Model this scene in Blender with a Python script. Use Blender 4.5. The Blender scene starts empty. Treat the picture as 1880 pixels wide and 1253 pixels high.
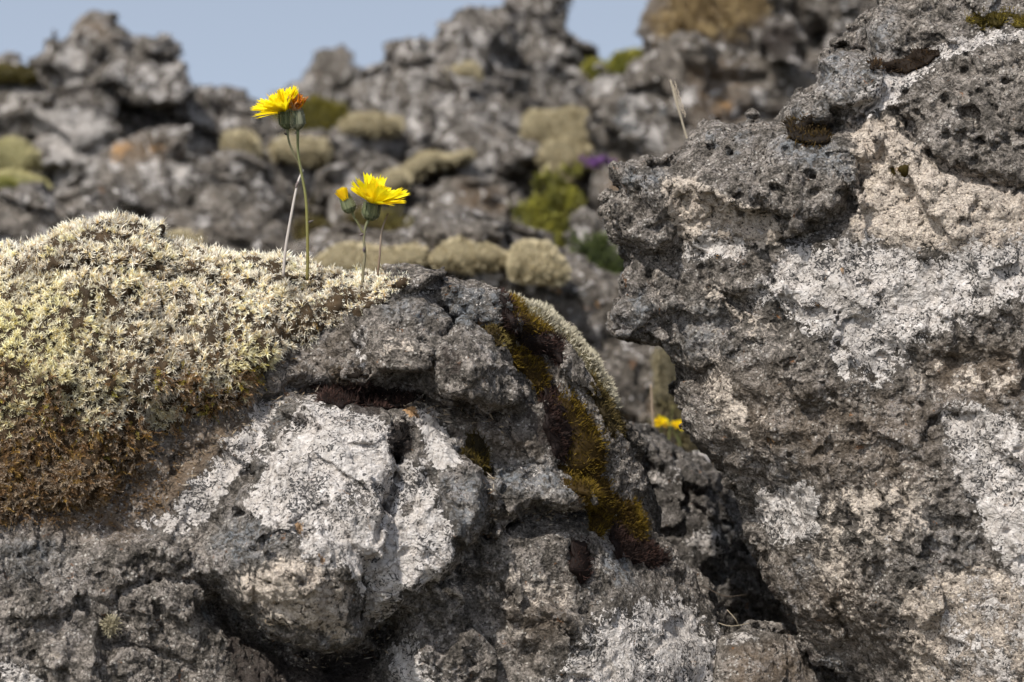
import bpy, math, random
import numpy as np
from mathutils import Vector, Matrix

# ------------------------------------------------------------------ camera, sky, sun, exposure
F_LEN = 70.0
K = 36.0 / F_LEN / 1880.0           # metres per photo pixel per metre of depth
PITCH = math.radians(6.0)
Y0 = 1.10                           # depth of the flowers and of the near rocks
SUN_DIR = Vector((-0.36, -0.42, 0.83)).normalized()   # towards the sun
sc = bpy.context.scene
cam_d = bpy.data.cameras.new("camera")
cam = bpy.data.objects.new("camera", cam_d)
sc.collection.objects.link(cam)
cam_d.lens = F_LEN
cam_d.sensor_width = 36.0
cam_d.clip_start = 0.02
cam_d.clip_end = 5000.0
cam.rotation_euler = (math.radians(90) - PITCH, 0, 0)
cam_d.dof.use_dof = True
cam_d.dof.focus_distance = Y0 - 0.01
cam_d.dof.aperture_fstop = 11.0
sc.camera = cam
sc.view_settings.view_transform = 'Standard'
sc.view_settings.look = 'None'
sc.view_settings.exposure = 0.8
sc.view_settings.gamma = 1.0
sc.cycles.max_bounces = 5
sc.cycles.use_denoising = True
sc.cycles.use_adaptive_sampling = True
sc.cycles.adaptive_threshold = 0.03
sc.cycles.adaptive_min_samples = 20

world = bpy.data.worlds.new("World")
sc.world = world
world.use_nodes = True
wn, wl = world.node_tree.nodes, world.node_tree.links
wn.clear()
sky = wn.new("ShaderNodeTexSky")
sky.sky_type = 'NISHITA'
sky.sun_disc = False
sky.sun_elevation = math.asin(SUN_DIR.z)
sky.sun_rotation = math.atan2(SUN_DIR.x, SUN_DIR.y)
sky.air_density = 1.0
sky.dust_density = 1.6
sky.ozone_density = 1.2
hs = wn.new("ShaderNodeMix"); hs.data_type = 'RGBA'; hs.blend_type = 'MULTIPLY'
hs.inputs[0].default_value = 1.0
hs.inputs[7].default_value = (0.83, 0.90, 0.91, 1)
bg = wn.new("ShaderNodeBackground")
bg.inputs['Strength'].default_value = 0.115
wo = wn.new("ShaderNodeOutputWorld")
tcw = wn.new("ShaderNodeTexCoord")
mpw = wn.new("ShaderNodeVectorMath"); mpw.operation = 'MULTIPLY_ADD'
mpw.inputs[1].default_value = (1, 1, 0.8)
mpw.inputs[2].default_value = (0, 0, 0.34)
wl.new(tcw.outputs['Generated'], mpw.inputs[0])
wl.new(mpw.outputs[0], sky.inputs['Vector'])
wl.new(sky.outputs[0], hs.inputs[6])
hsv = wn.new("ShaderNodeHueSaturation")
hsv.inputs['Saturation'].default_value = 0.52
wl.new(hs.outputs[2], hsv.inputs['Color'])
wl.new(hsv.outputs[0], bg.inputs['Color'])
wl.new(bg.outputs[0], wo.inputs['Surface'])

sun_d = bpy.data.lights.new("sun", 'SUN')
sun_d.energy = 2.8
sun_d.angle = math.radians(1.0)
sun_d.color = (1.0, 0.955, 0.89)
sun = bpy.data.objects.new("sun", sun_d)
sc.collection.objects.link(sun)
sun.rotation_euler = SUN_DIR.to_track_quat('Z', 'Y').to_euler()
sun.location = (0, 0, 5)

# ------------------------------------------------------------------ numeric helpers
RS = np.random.RandomState(7)
random.seed(7)
TAB = RS.rand(64, 64, 64).astype(np.float32)
CP, SP = math.cos(PITCH), math.sin(PITCH)


def noise3(p, lam, seed=0):
    """value noise, about -1..1; p is N x 3 in the same units as lam"""
    q = p / lam + np.array([seed * 17.31 + 3.7, seed * 7.77 + 11.1, seed * 29.3 + 5.9])
    i = np.floor(q).astype(np.int32)
    f = (q - i).astype(np.float32)
    f = f * f * (3 - 2 * f)
    i0 = i & 63
    i1 = (i + 1) & 63
    x0, y0, z0 = i0.T
    x1, y1, z1 = i1.T
    fx, fy, fz = f.T
    c00 = TAB[x0, y0, z0] * (1 - fx) + TAB[x1, y0, z0] * fx
    c10 = TAB[x0, y1, z0] * (1 - fx) + TAB[x1, y1, z0] * fx
    c01 = TAB[x0, y0, z1] * (1 - fx) + TAB[x1, y0, z1] * fx
    c11 = TAB[x0, y1, z1] * (1 - fx) + TAB[x1, y1, z1] * fx
    return ((c00 * (1 - fy) + c10 * fy) * (1 - fz) + (c01 * (1 - fy) + c11 * fy) * fz) * 2 - 1


ROT = np.array([[0.36, 0.48, -0.8], [-0.8, 0.6, 0.0], [0.48, 0.64, 0.6]])


def fbm(p, lam, octv=4, seed=0, gain=0.5, ridged=False):
    out = np.zeros(len(p), np.float32)
    a = 1.0
    q = p
    for o in range(octv):
        n = noise3(q, lam, seed + o * 3)
        if ridged:
            n = 1 - 2 * np.abs(n)
        out += a * n
        a *= gain
        lam *= 0.5
        q = q @ ROT
    return out


JIT = RS.rand(32, 32, 32, 4).astype(np.float32)


def worley(p, lam, seed=0):
    """F1 distance in cell units and a random value of the nearest cell"""
    q = p / lam + seed * 5.37 + 100
    i = np.floor(q).astype(np.int32)
    best = np.full(len(p), 9.0, np.float32)
    rnd = np.zeros(len(p), np.float32)
    for dx in (-1, 0, 1):
        for dy in (-1, 0, 1):
            for dz in (-1, 0, 1):
                c = i + np.array([dx, dy, dz])
                m = c & 31
                j = JIT[m[:, 0], m[:, 1], m[:, 2]]
                d = ((c + j[:, :3] - q) ** 2).sum(1)
                k = d < best
                best[k] = d[k]
                rnd[k] = j[k, 3]
    return np.sqrt(best), rnd


RVEC = RS.rand(32, 32, 32, 3).astype(np.float32) * 2 - 1


def facet(p, lam, seed=0, squash=(1.0, 1.5, 1.0), tilt=0.5, warp=0.22):
    """broken planes: each cell of a Voronoi pattern is one tilted facet, with steps where cells meet; about -1..1"""
    ct, st = math.cos(tilt), math.sin(tilt)
    q = np.stack([p[:, 0] * ct + p[:, 1] * st, -p[:, 0] * st + p[:, 1] * ct, p[:, 2]], 1) / lam * np.array(squash) + seed * 3.31 + 100
    q = (q + np.stack([noise3(q, 0.55, seed + k) for k in range(3)], 1) * warp).astype(np.float32)
    i = np.floor(q - 0.5).astype(np.int32)
    best = np.full(len(p), 9.0, np.float32)
    val = np.zeros(len(p), np.float32)
    for dx in (0, 1):
        for dy in (0, 1):
            for dz in (0, 1):
                c = i + np.array([dx, dy, dz])
                m = c & 31
                r = q - (c + JIT[m[:, 0], m[:, 1], m[:, 2], :3])
                d = (r ** 2).sum(1)
                k = d < best
                best[k] = d[k]
                val[k] = (r[k] * RVEC[m[k, 0], m[k, 1], m[k, 2]]).sum(1) + 0.35 * RVEC[m[k, 0], m[k, 1], m[k, 2], 0]
    return val


def poly_sd(poly, X, Y):
    """signed distance to a polygon, negative inside; X, Y arrays of one shape"""
    P = np.asarray(poly, float)
    d = np.full(X.shape, 1e18)
    inside = np.zeros(X.shape, bool)
    n = len(P)
    for a in range(n):
        x0, y0 = P[a]
        x1, y1 = P[(a + 1) % n]
        ex, ey = x1 - x0, y1 - y0
        wx, wy = X - x0, Y - y0
        t = np.clip((wx * ex + wy * ey) / (ex * ex + ey * ey + 1e-9), 0, 1)
        d = np.minimum(d, (wx - ex * t) ** 2 + (wy - ey * t) ** 2)
        c = ((y0 > Y) != (y1 > Y))
        with np.errstate(divide='ignore', invalid='ignore'):
            xi = ex * (Y - y0) / (ey if abs(ey) > 1e-9 else 1e-9) + x0
        inside ^= c & (X < xi)
    d = np.sqrt(d)
    return np.where(inside, -d, d)


def line_dist(pts, X, Y):
    P = np.asarray(pts, float)
    d = np.full(X.shape, 1e18)
    for a in range(len(P) - 1):
        x0, y0 = P[a]
        ex, ey = P[a + 1] - P[a]
        wx, wy = X - x0, Y - y0
        t = np.clip((wx * ex + wy * ey) / (ex * ex + ey * ey + 1e-9), 0, 1)
        d = np.minimum(d, (wx - ex * t) ** 2 + (wy - ey * t) ** 2)
    return np.sqrt(d)


def smooth01(x, a, b):
    t = np.clip((x - a) / (b - a), 0, 1)
    return t * t * (3 - 2 * t)


class Relief:
    """smooth depth surface through control points (u, v, w): a thin plate"""
    def __init__(self, pts):
        self.fn = pts if callable(pts) else None
        if self.fn is not None:
            return
        if np.isscalar(pts):
            self.c = float(pts)
            return
        self.c = None
        P = np.asarray(pts, float)
        if len(P) == 2:      # give a third point so that the plane is defined
            d = P[1] - P[0]
            P = np.vstack([P, [P[0, 0] - d[1], P[0, 1] + d[0], P[0, 2]]])
        self.P = P[:, :2] / 500.0
        n = len(P)
        d = np.linalg.norm(self.P[:, None] - self.P[None], axis=2)
        A = np.zeros((n + 3, n + 3))
        A[:n, :n] = self.k(d) + np.eye(n) * 1e-3
        A[:n, n] = 1
        A[:n, n + 1:] = self.P
        A[n:, :n] = A[:n, n:].T
        b = np.zeros(n + 3)
        b[:n] = P[:, 2]
        self.w = np.linalg.lstsq(A, b, rcond=None)[0]

    @staticmethod
    def k(r):
        return r * r * np.log(r + 1e-6)

    def __call__(self, X, Y):
        if self.fn is not None:
            return self.fn(X, Y)
        if self.c is not None:
            return np.full(X.shape, self.c)
        x, y = X / 500.0, Y / 500.0
        n = len(self.P)
        out = self.w[n] + self.w[n + 1] * x + self.w[n + 2] * y
        for i in range(n):
            out = out + self.w[i] * self.k(np.hypot(x - self.P[i, 0], y - self.P[i, 1]))
        return out


def smax(a, b, k):
    h = np.maximum(k - np.abs(a - b), 0) / k
    return np.maximum(a, b) + h * h * k * 0.25


def smin(a, b, k):
    h = np.maximum(k - np.abs(a - b), 0) / k
    return np.minimum(a, b) - h * h * k * 0.25


def surface_nets(f, org, h):
    """quads of the zero level of f on a grid (inside negative)"""
    s = f < 0
    nx, ny, nz = f.shape
    c = np.zeros((nx - 1, ny - 1, nz - 1), np.uint8)
    for a in (0, 1):
        for b in (0, 1):
            for d in (0, 1):
                c += s[a:nx - 1 + a, b:ny - 1 + b, d:nz - 1 + d]
    act = (c > 0) & (c < 8)
    idx = np.full(act.shape, -1, np.int64)
    ijk = np.argwhere(act)
    idx[act] = np.arange(len(ijk))
    acc = np.zeros((len(ijk), 3))
    cnt = np.zeros(len(ijk))
    I, J, L = ijk.T
    for ax in range(3):
        for a in (0, 1):
            for b in (0, 1):
                o0 = [0, 0, 0]
                oth = [k for k in range(3) if k != ax]
                o0[oth[0]], o0[oth[1]] = a, b
                o1 = list(o0)
                o1[ax] = 1
                f0 = f[I + o0[0], J + o0[1], L + o0[2]]
                f1 = f[I + o1[0], J + o1[1], L + o1[2]]
                m = (f0 < 0) != (f1 < 0)
                t = np.zeros(len(f0))
                t[m] = f0[m] / (f0[m] - f1[m])
                p = np.tile(np.array(o0, float), (len(f0), 1))
                p[:, ax] += t
                acc[m] += p[m]
                cnt[m] += 1
    V = (ijk + acc / cnt[:, None]) * h + org
    Q = []
    for ax in range(3):
        o = [k for k in range(3) if k != ax]
        sl0 = [slice(None)] * 3
        sl1 = [slice(None)] * 3
        sl0[ax] = slice(0, -1)
        sl1[ax] = slice(1, None)
        for k in o:
            sl0[k] = slice(1, -1)
            sl1[k] = slice(1, -1)
        s0, s1 = s[tuple(sl0)], s[tuple(sl1)]
        e = np.argwhere(s0 != s1)
        if not len(e):
            continue
        flip = s0[tuple(e.T)]
        base = e.copy()          # edge start: grid index base + 1 in the other axes
        q = []
        for (a, b) in ((0, 0), (1, 0), (1, 1), (0, 1)):
            cc = base.copy()
            cc[:, o[0]] += a
            cc[:, o[1]] += b
            q.append(idx[cc[:, 0], cc[:, 1], cc[:, 2]])
        q = np.stack(q, 1)
        if ax == 1:
            flip = ~flip
        q[~flip] = q[~flip][:, ::-1]
        Q.append(q)
    Q = np.concatenate(Q)
    return V, Q


def vnormals(V, Q):
    n = np.cross(V[Q[:, 2]] - V[Q[:, 0]], V[Q[:, 3]] - V[Q[:, 1]])
    N = np.zeros_like(V)
    for k in range(4):
        for a in range(3):
            N[:, a] += np.bincount(Q[:, k], n[:, a], len(V))
    return N / (np.linalg.norm(N, axis=1, keepdims=True) + 1e-12), n


def subdivide(V, Q, sel):
    """one to four split of the chosen quads"""
    q = Q[sel]
    e = np.stack([np.stack([q[:, k], q[:, (k + 1) % 4]], 1) for k in range(4)], 1)
    es = np.sort(e.reshape(-1, 2), 1)
    key = es[:, 0].astype(np.int64) * len(V) + es[:, 1]
    uk, inv = np.unique(key, return_inverse=True)
    mid = (V[uk // len(V)] + V[uk % len(V)]) / 2
    cen = V[q].mean(1)
    m = inv.reshape(-1, 4) + len(V)
    c = np.arange(len(q)) + len(V) + len(mid)
    new = [np.stack([q[:, k], m[:, k], c, m[:, (k + 3) % 4]], 1) for k in range(4)]
    return np.concatenate([V, mid, cen]), np.concatenate([Q[~sel]] + new)


def relax(V, Q, it=1, lam=0.5):
    for _ in range(it):
        S = np.zeros_like(V)
        C = np.zeros(len(V))
        for k in range(4):
            a, b = Q[:, k], Q[:, (k + 1) % 4]
            for x in range(3):
                S[:, x] += np.bincount(a, V[b, x], len(V)) + np.bincount(b, V[a, x], len(V))
            C += np.bincount(a, minlength=len(V)) + np.bincount(b, minlength=len(V))
        V = V + lam * (S / np.maximum(C, 1)[:, None] - V)
    return V


def largest_piece(V, Q):
    """drop the crumbs that came loose from the main body"""
    a = np.concatenate([Q[:, 0], Q[:, 1], Q[:, 2]])
    b = np.concatenate([Q[:, 1], Q[:, 2], Q[:, 3]])
    lab = np.arange(len(V))
    for _ in range(400):
        m = np.minimum(lab[a], lab[b])
        new = lab.copy()
        np.minimum.at(new, a, m)
        np.minimum.at(new, b, m)
        new = new[new]
        new = new[new]
        if (new == lab).all():
            break
        lab = new
    keep_l = np.bincount(lab[Q[:, 0]], minlength=len(V)).argmax()
    kv = lab == keep_l
    idx = np.cumsum(kv) - 1
    return V[kv], idx[Q[kv[Q[:, 0]]]]


def to_world(P, Yc):
    """(u, v, w) in photo pixels at depth Yc -> metres"""
    P = np.asarray(P, float)
    d = Yc + P[..., 2] * K * Yc
    x = (P[..., 0] - 940.0) * K * d
    yy = -(P[..., 1] - 626.5) * K * d
    return np.stack([x, d * CP + yy * SP, -d * SP + yy * CP], -1)


# ------------------------------------------------------------------ scene object helpers
def tag(o, label=None, cat=None, group=None, kind=None):
    if label:
        o['label'] = label
    if cat:
        o['category'] = cat
    if group:
        o['group'] = group
    if kind:
        o['kind'] = kind
    return o


def make_obj(name, V, F, mat, parent=None, attrs=None, cols=None, smooth=True, origin=None):
    """V in world metres; F an N x k index array (or list of arrays)"""
    V = np.asarray(V, float)
    if origin is None:
        if parent is not None:
            origin = np.array(parent.location)
        else:
            lo, hi = V.min(0), V.max(0)
            origin = np.array([(lo[0] + hi[0]) / 2, (lo[1] + hi[1]) / 2, lo[2]])
    me = bpy.data.meshes.new(name)
    Fs = F if isinstance(F, list) else [F]
    Fs = [np.asarray(f) for f in Fs if len(f)]
    idx = np.concatenate([f.ravel() for f in Fs]).astype(np.int32)
    tot = np.concatenate([np.full(len(f), f.shape[1]) for f in Fs]).astype(np.int32)
    st = np.concatenate([[0], np.cumsum(tot)[:-1]]).astype(np.int32)
    me.vertices.add(len(V))
    me.vertices.foreach_set('co', (V - origin).astype(np.float32).ravel())
    me.loops.add(len(idx))
    me.loops.foreach_set('vertex_index', idx)
    me.polygons.add(len(tot))
    me.polygons.foreach_set('loop_start', st)
    me.polygons.foreach_set('loop_total', tot)
    me.polygons.foreach_set('use_smooth', np.full(len(tot), smooth))
    for k, a in (attrs or {}).items():
        me.attributes.new(k, 'FLOAT', 'POINT').data.foreach_set('value', np.asarray(a, np.float32))
    if cols is not None:
        c4 = np.ones((len(V), 4), np.float32)
        c4[:, :3] = cols
        me.attributes.new('tint', 'FLOAT_COLOR', 'POINT').data.foreach_set('color', c4.ravel())
    me.update(calc_edges=True)
    me.validate()
    if mat:
        me.materials.append(mat)
    o = bpy.data.objects.new(name, me)
    sc.collection.objects.link(o)
    if parent is not None:
        o.parent = parent
    else:
        o.location = origin
    return o


def empty(name, loc):
    o = bpy.data.objects.new(name, None)
    o.location = loc
    o.empty_display_size = 0.02
    sc.collection.objects.link(o)
    return o


# ------------------------------------------------------------------ materials
class NT:
    def __init__(self, name):
        self.m = bpy.data.materials.new(name)
        self.m.use_nodes = True
        self.t = self.m.node_tree
        self.n = self.t.nodes
        self.n.clear()
        self.out = self.n.new('ShaderNodeOutputMaterial')
        self.b = self.n.new('ShaderNodeBsdfPrincipled')
        self.t.links.new(self.b.outputs[0], self.out.inputs['Surface'])

    def put(self, sock, v):
        if hasattr(v, 'is_output') or isinstance(v, bpy.types.NodeSocket):
            self.t.links.new(v, sock)
        elif isinstance(v, (tuple, list)) and len(v) == 3 and sock.type == 'RGBA':
            sock.default_value = (*v, 1)
        else:
            sock.default_value = v

    def math(self, op, a, b=0.0, c=None, clamp=False):
        n = self.n.new('ShaderNodeMath')
        n.operation = op
        n.use_clamp = clamp
        self.put(n.inputs[0], a)
        self.put(n.inputs[1], b)
        if c is not None:
            self.put(n.inputs[2], c)
        return n.outputs[0]

    def mix(self, f, a, b, mode='MIX'):
        n = self.n.new('ShaderNodeMix')
        n.data_type = 'RGBA'
        n.blend_type = mode
        self.put(n.inputs[0], f)
        self.put(n.inputs[6], a)
        self.put(n.inputs[7], b)
        return n.outputs[2]

    def step(self, x, lo, hi, t0=0.0, t1=1.0):
        n = self.n.new('ShaderNodeMapRange')
        n.interpolation_type = 'SMOOTHSTEP'
        self.put(n.inputs[0], x)
        n.inputs[1].default_value = lo
        n.inputs[2].default_value = hi
        n.inputs[3].default_value = t0
        n.inputs[4].default_value = t1
        return n.outputs[0]

    def noise(self, vec, lam, detail=3.0, rough=0.55, dist=0.0):
        n = self.n.new('ShaderNodeTexNoise')
        self.put(n.inputs['Vector'], vec)
        n.inputs['Scale'].default_value = 1.0 / lam
        n.inputs['Detail'].default_value = detail
        n.inputs['Roughness'].default_value = rough
        n.inputs['Distortion'].default_value = dist
        return n.outputs['Fac']

    def voro(self, vec, lam, feat='F1', rnd=1.0):
        n = self.n.new('ShaderNodeTexVoronoi')
        n.feature = feat
        self.put(n.inputs['Vector'], vec)
        n.inputs['Scale'].default_value = 1.0 / lam
        n.inputs['Randomness'].default_value = rnd
        return n

    def ramp(self, x, stops):
        n = self.n.new('ShaderNodeValToRGB')
        self.put(n.inputs[0], x)
        e = n.color_ramp.elements
        while len(e) < len(stops):
            e.new(0.5)
        for k, (p, c) in zip(e, stops):
            k.position = p
            k.color = (*c, 1)
        return n.outputs[0]

    def attr(self, name, out='Fac'):
        n = self.n.new('ShaderNodeAttribute')
        n.attribute_name = name
        return n.outputs[out]

    def coords(self, px, obj=True):
        tc = self.n.new('ShaderNodeTexCoord')
        mp = self.n.new('ShaderNodeVectorMath')
        mp.operation = 'SCALE'
        self.t.links.new(tc.outputs['Object'], mp.inputs[0])
        mp.inputs['Scale'].default_value = 1.0 / px
        return mp.outputs[0]

    def bump(self, h, strength, dist):
        n = self.n.new('ShaderNodeBump')
        n.inputs['Strength'].default_value = strength
        n.inputs['Distance'].default_value = dist
        self.put(n.inputs['Height'], h)
        self.t.links.new(n.outputs[0], self.b.inputs['Normal'])


def rock_material(name, px, light=1.0, spots=0.5, auto=0.0, warm=0.0, pale=1.0):
    """lava rock under crustose lichen; px = size of a photo pixel in metres; auto = lichen patches set by noise alone"""
    T = NT(name)
    P = T.coords(px)
    M = lambda x, y: T.math('MULTIPLY', x, y)
    A = lambda x, y: T.math('ADD', x, y)
    C = lambda x: T.math('SUBTRACT', x, 0.5)
    n1 = T.noise(P, 150, 4, 0.6)
    n2 = T.noise(P, 42, 5, 0.62, 0.4)
    n3 = T.noise(P, 13, 4, 0.68, 0.6)
    n4 = T.noise(P, 4.4, 2, 0.6)
    v = A(M(n2, 0.42), A(M(n3, 0.42), M(n4, 0.30)))
    w = warm
    L = light
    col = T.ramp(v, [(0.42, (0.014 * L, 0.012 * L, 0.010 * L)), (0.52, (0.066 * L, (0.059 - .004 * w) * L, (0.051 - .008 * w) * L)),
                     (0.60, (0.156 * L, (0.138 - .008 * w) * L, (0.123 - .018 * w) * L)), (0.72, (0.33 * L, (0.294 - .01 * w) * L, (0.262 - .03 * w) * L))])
    # blue grey and brown parts of the crust
    blue = T.math('MAXIMUM', T.step(n1, 0.57, 0.67), T.attr('m_blue'))
    col = T.mix(M(blue, T.step(n3, 0.42, 0.60, 0.05, 0.75)), col, (0.175 * L, 0.19 * L, 0.205 * L))
    col = T.mix(M(T.attr('m_brown'), T.step(n3, 0.3, 0.62, 0.45, 0.85)), col, (0.17, 0.118, 0.075))
    # pale areoles split by dark cracks: the grey crust itself
    va = T.voro(P, 5.2, 'DISTANCE_TO_EDGE')
    vc = T.voro(P, 5.2)
    rc = T.n.new('ShaderNodeSeparateColor')
    T.t.links.new(vc.outputs['Color'], rc.inputs[0])
    crust = M(T.step(A(n2, M(C(n3), 0.6)), 0.46, 0.60), T.step(rc.outputs[2], 0.25, 0.75, 0.25, 0.8))
    ccol = T.mix(T.step(n1, 0.42, 0.58), (0.30 * L, 0.263 * L, 0.226 * L), (0.272 * L, 0.248 * L, 0.234 * L))
    col = T.mix(M(crust, T.step(va.outputs['Distance'], 0.03, 0.16, 0.0, 0.85)), col, ccol)
    # black peppering and pores
    pep = T.step(A(T.noise(P, 8.5, 2, 0.6, 1.2), M(C(n2), 0.5)), 0.60, 0.66)
    col = T.mix(M(pep, 0.8), col, (0.018, 0.016, 0.014))
    # rusty flecks
    rust = T.step(T.noise(P, 30, 4, 0.7, 1.0), 0.65, 0.71)
    col = T.mix(M(rust, 0.7), col, (0.20, 0.088, 0.032))
    # small pale crust spots
    vs = T.voro(P, 7.0)
    rnd = T.n.new('ShaderNodeSeparateColor')
    T.t.links.new(vs.outputs['Color'], rnd.inputs[0])
    cell = M(T.step(vs.outputs['Distance'], 0.24, 0.42, 1.0, 0.0), T.step(rnd.outputs[0], 0.62, 0.64))
    dens = T.step(A(n2, (spots - 0.5) * 0.3), 0.46, 0.60)
    cell = M(cell, dens)
    col = T.mix(M(cell, 0.8), col, (0.47 * pale, 0.44 * pale, 0.395 * pale))
    # tan crust of small round discs, cracked
    tan = A(M(T.attr('m_tan'), 1.12), A(M(C(n2), 1.1), M(C(n3), 1.2)))
    tanm = T.step(tan, 0.44, 0.56)
    vd = T.voro(P, 6.4, 'DISTANCE_TO_EDGE')
    vf = T.voro(P, 6.4)
    crack = T.step(vd.outputs['Distance'], 0.01, 0.10)
    disc = T.step(vf.outputs['Distance'], 0.20, 0.34, 1.0, 0.0)
    tcol = T.mix(T.step(n3, 0.38, 0.62), (0.37, 0.31, 0.255), (0.62, 0.535, 0.45))
    rd2 = T.n.new('ShaderNodeSeparateColor')
    T.t.links.new(vf.outputs['Color'], rd2.inputs[0])
    tcol = T.mix(M(disc, T.step(rd2.outputs[1], 0.5, 0.7, 0.0, 0.8)), tcol, (0.62, 0.525, 0.405))
    tcol = T.mix(M(T.math('SUBTRACT', 1.0, crack), T.step(n4, 0.35, 0.6, 0.7, 0.15)), tcol, (0.07, 0.06, 0.05))
    tcol = T.mix(T.step(A(n3, M(C(n4), 0.7)), 0.39, 0.33), tcol, (0.06, 0.052, 0.045))
    col = T.mix(tanm, col, tcol)
    # white crust with black flecks
    base_w = T.attr('m_white')
    if auto > 0:
        base_w = A(base_w, T.step(A(T.noise(P, 26, 2, 0.5, 0.4), M(C(n1), 0.4)), 0.66 - 0.10 * auto, 0.72 - 0.10 * auto))
    wh = A(base_w, A(M(C(n2), 1.6), M(C(n3), 1.5)))
    whm = T.step(A(wh, M(C(n4), 0.30)), 0.46, 0.53)
    wcol = T.mix(T.step(n3, 0.35, 0.62), (0.45 * pale, 0.405 * pale, 0.365 * pale), (0.68 * pale, 0.635 * pale, 0.60 * pale))
    wcol = T.mix(T.step(n2, 0.42, 0.62, 0.0, 0.35), wcol, (0.60 * pale, 0.53 * pale, 0.47 * pale))
    wcol = T.mix(T.step(n4, 0.3, 0.5, 0.30, 0.0), wcol, (0.24, 0.22, 0.20))
    wob_ = T.n.new('ShaderNodeVectorMath')
    wob_.operation = 'MULTIPLY_ADD'
    nv = T.n.new('ShaderNodeTexNoise')
    T.put(nv.inputs['Vector'], P)
    nv.inputs['Scale'].default_value = 1 / 14
    T.t.links.new(nv.outputs['Color'], wob_.inputs[0])
    wob_.inputs[1].default_value = (16, 16, 16)
    T.t.links.new(P, wob_.inputs[2])
    vt = T.voro(wob_.outputs[0], 46)
    vte = T.voro(wob_.outputs[0], 46, 'DISTANCE_TO_EDGE')
    rt = T.n.new('ShaderNodeSeparateColor')
    T.t.links.new(vt.outputs['Color'], rt.inputs[0])
    wcol = T.mix(T.step(rt.outputs[0], 0.3, 0.9, 0.0, 0.30), wcol, (0.36 * pale, 0.33 * pale, 0.30 * pale))
    wcol = T.mix(T.step(vte.outputs['Distance'], 0.012, 0.05, 0.45, 0.0), wcol, (0.10, 0.09, 0.08))
    wcol = T.mix(M(T.step(va.outputs['Distance'], 0.02, 0.10, 0.4, 0.0), T.step(n2, 0.4, 0.6)), wcol, (0.12, 0.11, 0.10))
    fl = T.noise(P, 11.0, 1.5, 0.55, 2.4)
    fm = T.noise(P, 60, 2, 0.5)
    flm = T.step(A(fl, M(C(fm), 0.55)), 0.585, 0.62)
    wcol = T.mix(M(flm, 0.92), wcol, (0.045, 0.043, 0.042))
    wcol = T.mix(M(rust, 0.35), wcol, (0.35, 0.2, 0.1))
    rim = M(T.step(wh, 0.30, 0.42), T.math('SUBTRACT', 1.0, whm))
    col = T.mix(M(rim, 0.55), col, (0.05, 0.046, 0.042))
    col = T.mix(whm, col, wcol)
    # orange crust
    om = T.step(A(T.attr('m_orange'), M(C(n3), 1.6)), 0.52, 0.62)
    col = T.mix(M(om, 0.75), col, (0.42, 0.235, 0.095))
    # dark moss film, and shade painted in under overhangs
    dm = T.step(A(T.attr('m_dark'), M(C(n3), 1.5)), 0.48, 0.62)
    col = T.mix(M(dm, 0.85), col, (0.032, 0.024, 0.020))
    T.put(T.b.inputs['Base Color'], col)
    T.b.inputs['Roughness'].default_value = 0.9
    T.b.inputs['Specular IOR Level'].default_value = 0.2
    hgt = A(M(n3, 11.0), M(n4, 4.5))
    hgt = A(hgt, M(M(crust, T.step(va.outputs['Distance'], 0.0, 0.2)), 0.8))
    hgt = A(hgt, M(M(tanm, crack), 0.9))
    hgt = T.math('SUBTRACT', hgt, M(M(whm, flm), 1.2))
    T.bump(hgt, 1.0, px)
    return T.m


def tint_material(name, rough=0.8, sheen=0.0, trans=0.0, var=0.0, px=0.0003):
    T = NT(name)
    c = T.attr('tint', 'Color')
    if var:
        P = T.coords(px)
        n = T.noise(P, 8, 3, 0.6)
        c = T.mix(T.step(n, 0.35, 0.65, 0.0, var), c, (0.02, 0.016, 0.012))
    T.put(T.b.inputs['Base Color'], c)
    T.b.inputs['Roughness'].default_value = rough
    T.b.inputs['Specular IOR Level'].default_value = 0.2
    if trans:
        tr = T.n.new('ShaderNodeBsdfTranslucent')
        T.put(tr.inputs['Color'], c)
        mx = T.n.new('ShaderNodeMixShader')
        mx.inputs[0].default_value = trans
        T.t.links.new(T.b.outputs[0], mx.inputs[1])
        T.t.links.new(tr.outputs[0], mx.inputs[2])
        T.t.links.new(mx.outputs[0], T.out.inputs['Surface'])
    return T.m


PX = K * Y0
M_ROCK = rock_material("lava_rock", PX, light=1.14, spots=0.65, warm=0.3)
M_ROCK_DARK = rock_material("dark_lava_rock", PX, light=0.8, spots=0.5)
M_FAR = rock_material("weathered_lava_rock", K * 4.0, light=0.98, spots=0.75, auto=1.0, warm=0.5, pale=0.85)
M_MID = rock_material("brown_lava_rock", K * 2.4, light=0.92, spots=0.6, auto=0.5, warm=0.8, pale=0.85)
M_LEAF = tint_material("moss_leaf", 0.75, trans=0.25)
M_PLANT = tint_material("plant_tissue", 0.6, trans=0.12)
M_PETAL = tint_material("petal", 0.6, trans=0.45)
M_SOIL = tint_material("moss_base", 0.95, var=0.8)


# ------------------------------------------------------------------ rock builder
def wobble(U, V, seed, amp):
    q = np.stack([U.ravel(), V.ravel(), np.full(U.size, 13.7 * seed)], 1)
    du = noise3(q, 46, seed) * amp + noise3(q, 17, seed + 1) * amp * 0.55
    dv = noise3(q, 46, seed + 5) * amp + noise3(q, 17, seed + 6) * amp * 0.55
    return U + du.reshape(U.shape), V + dv.reshape(U.shape)


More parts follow.
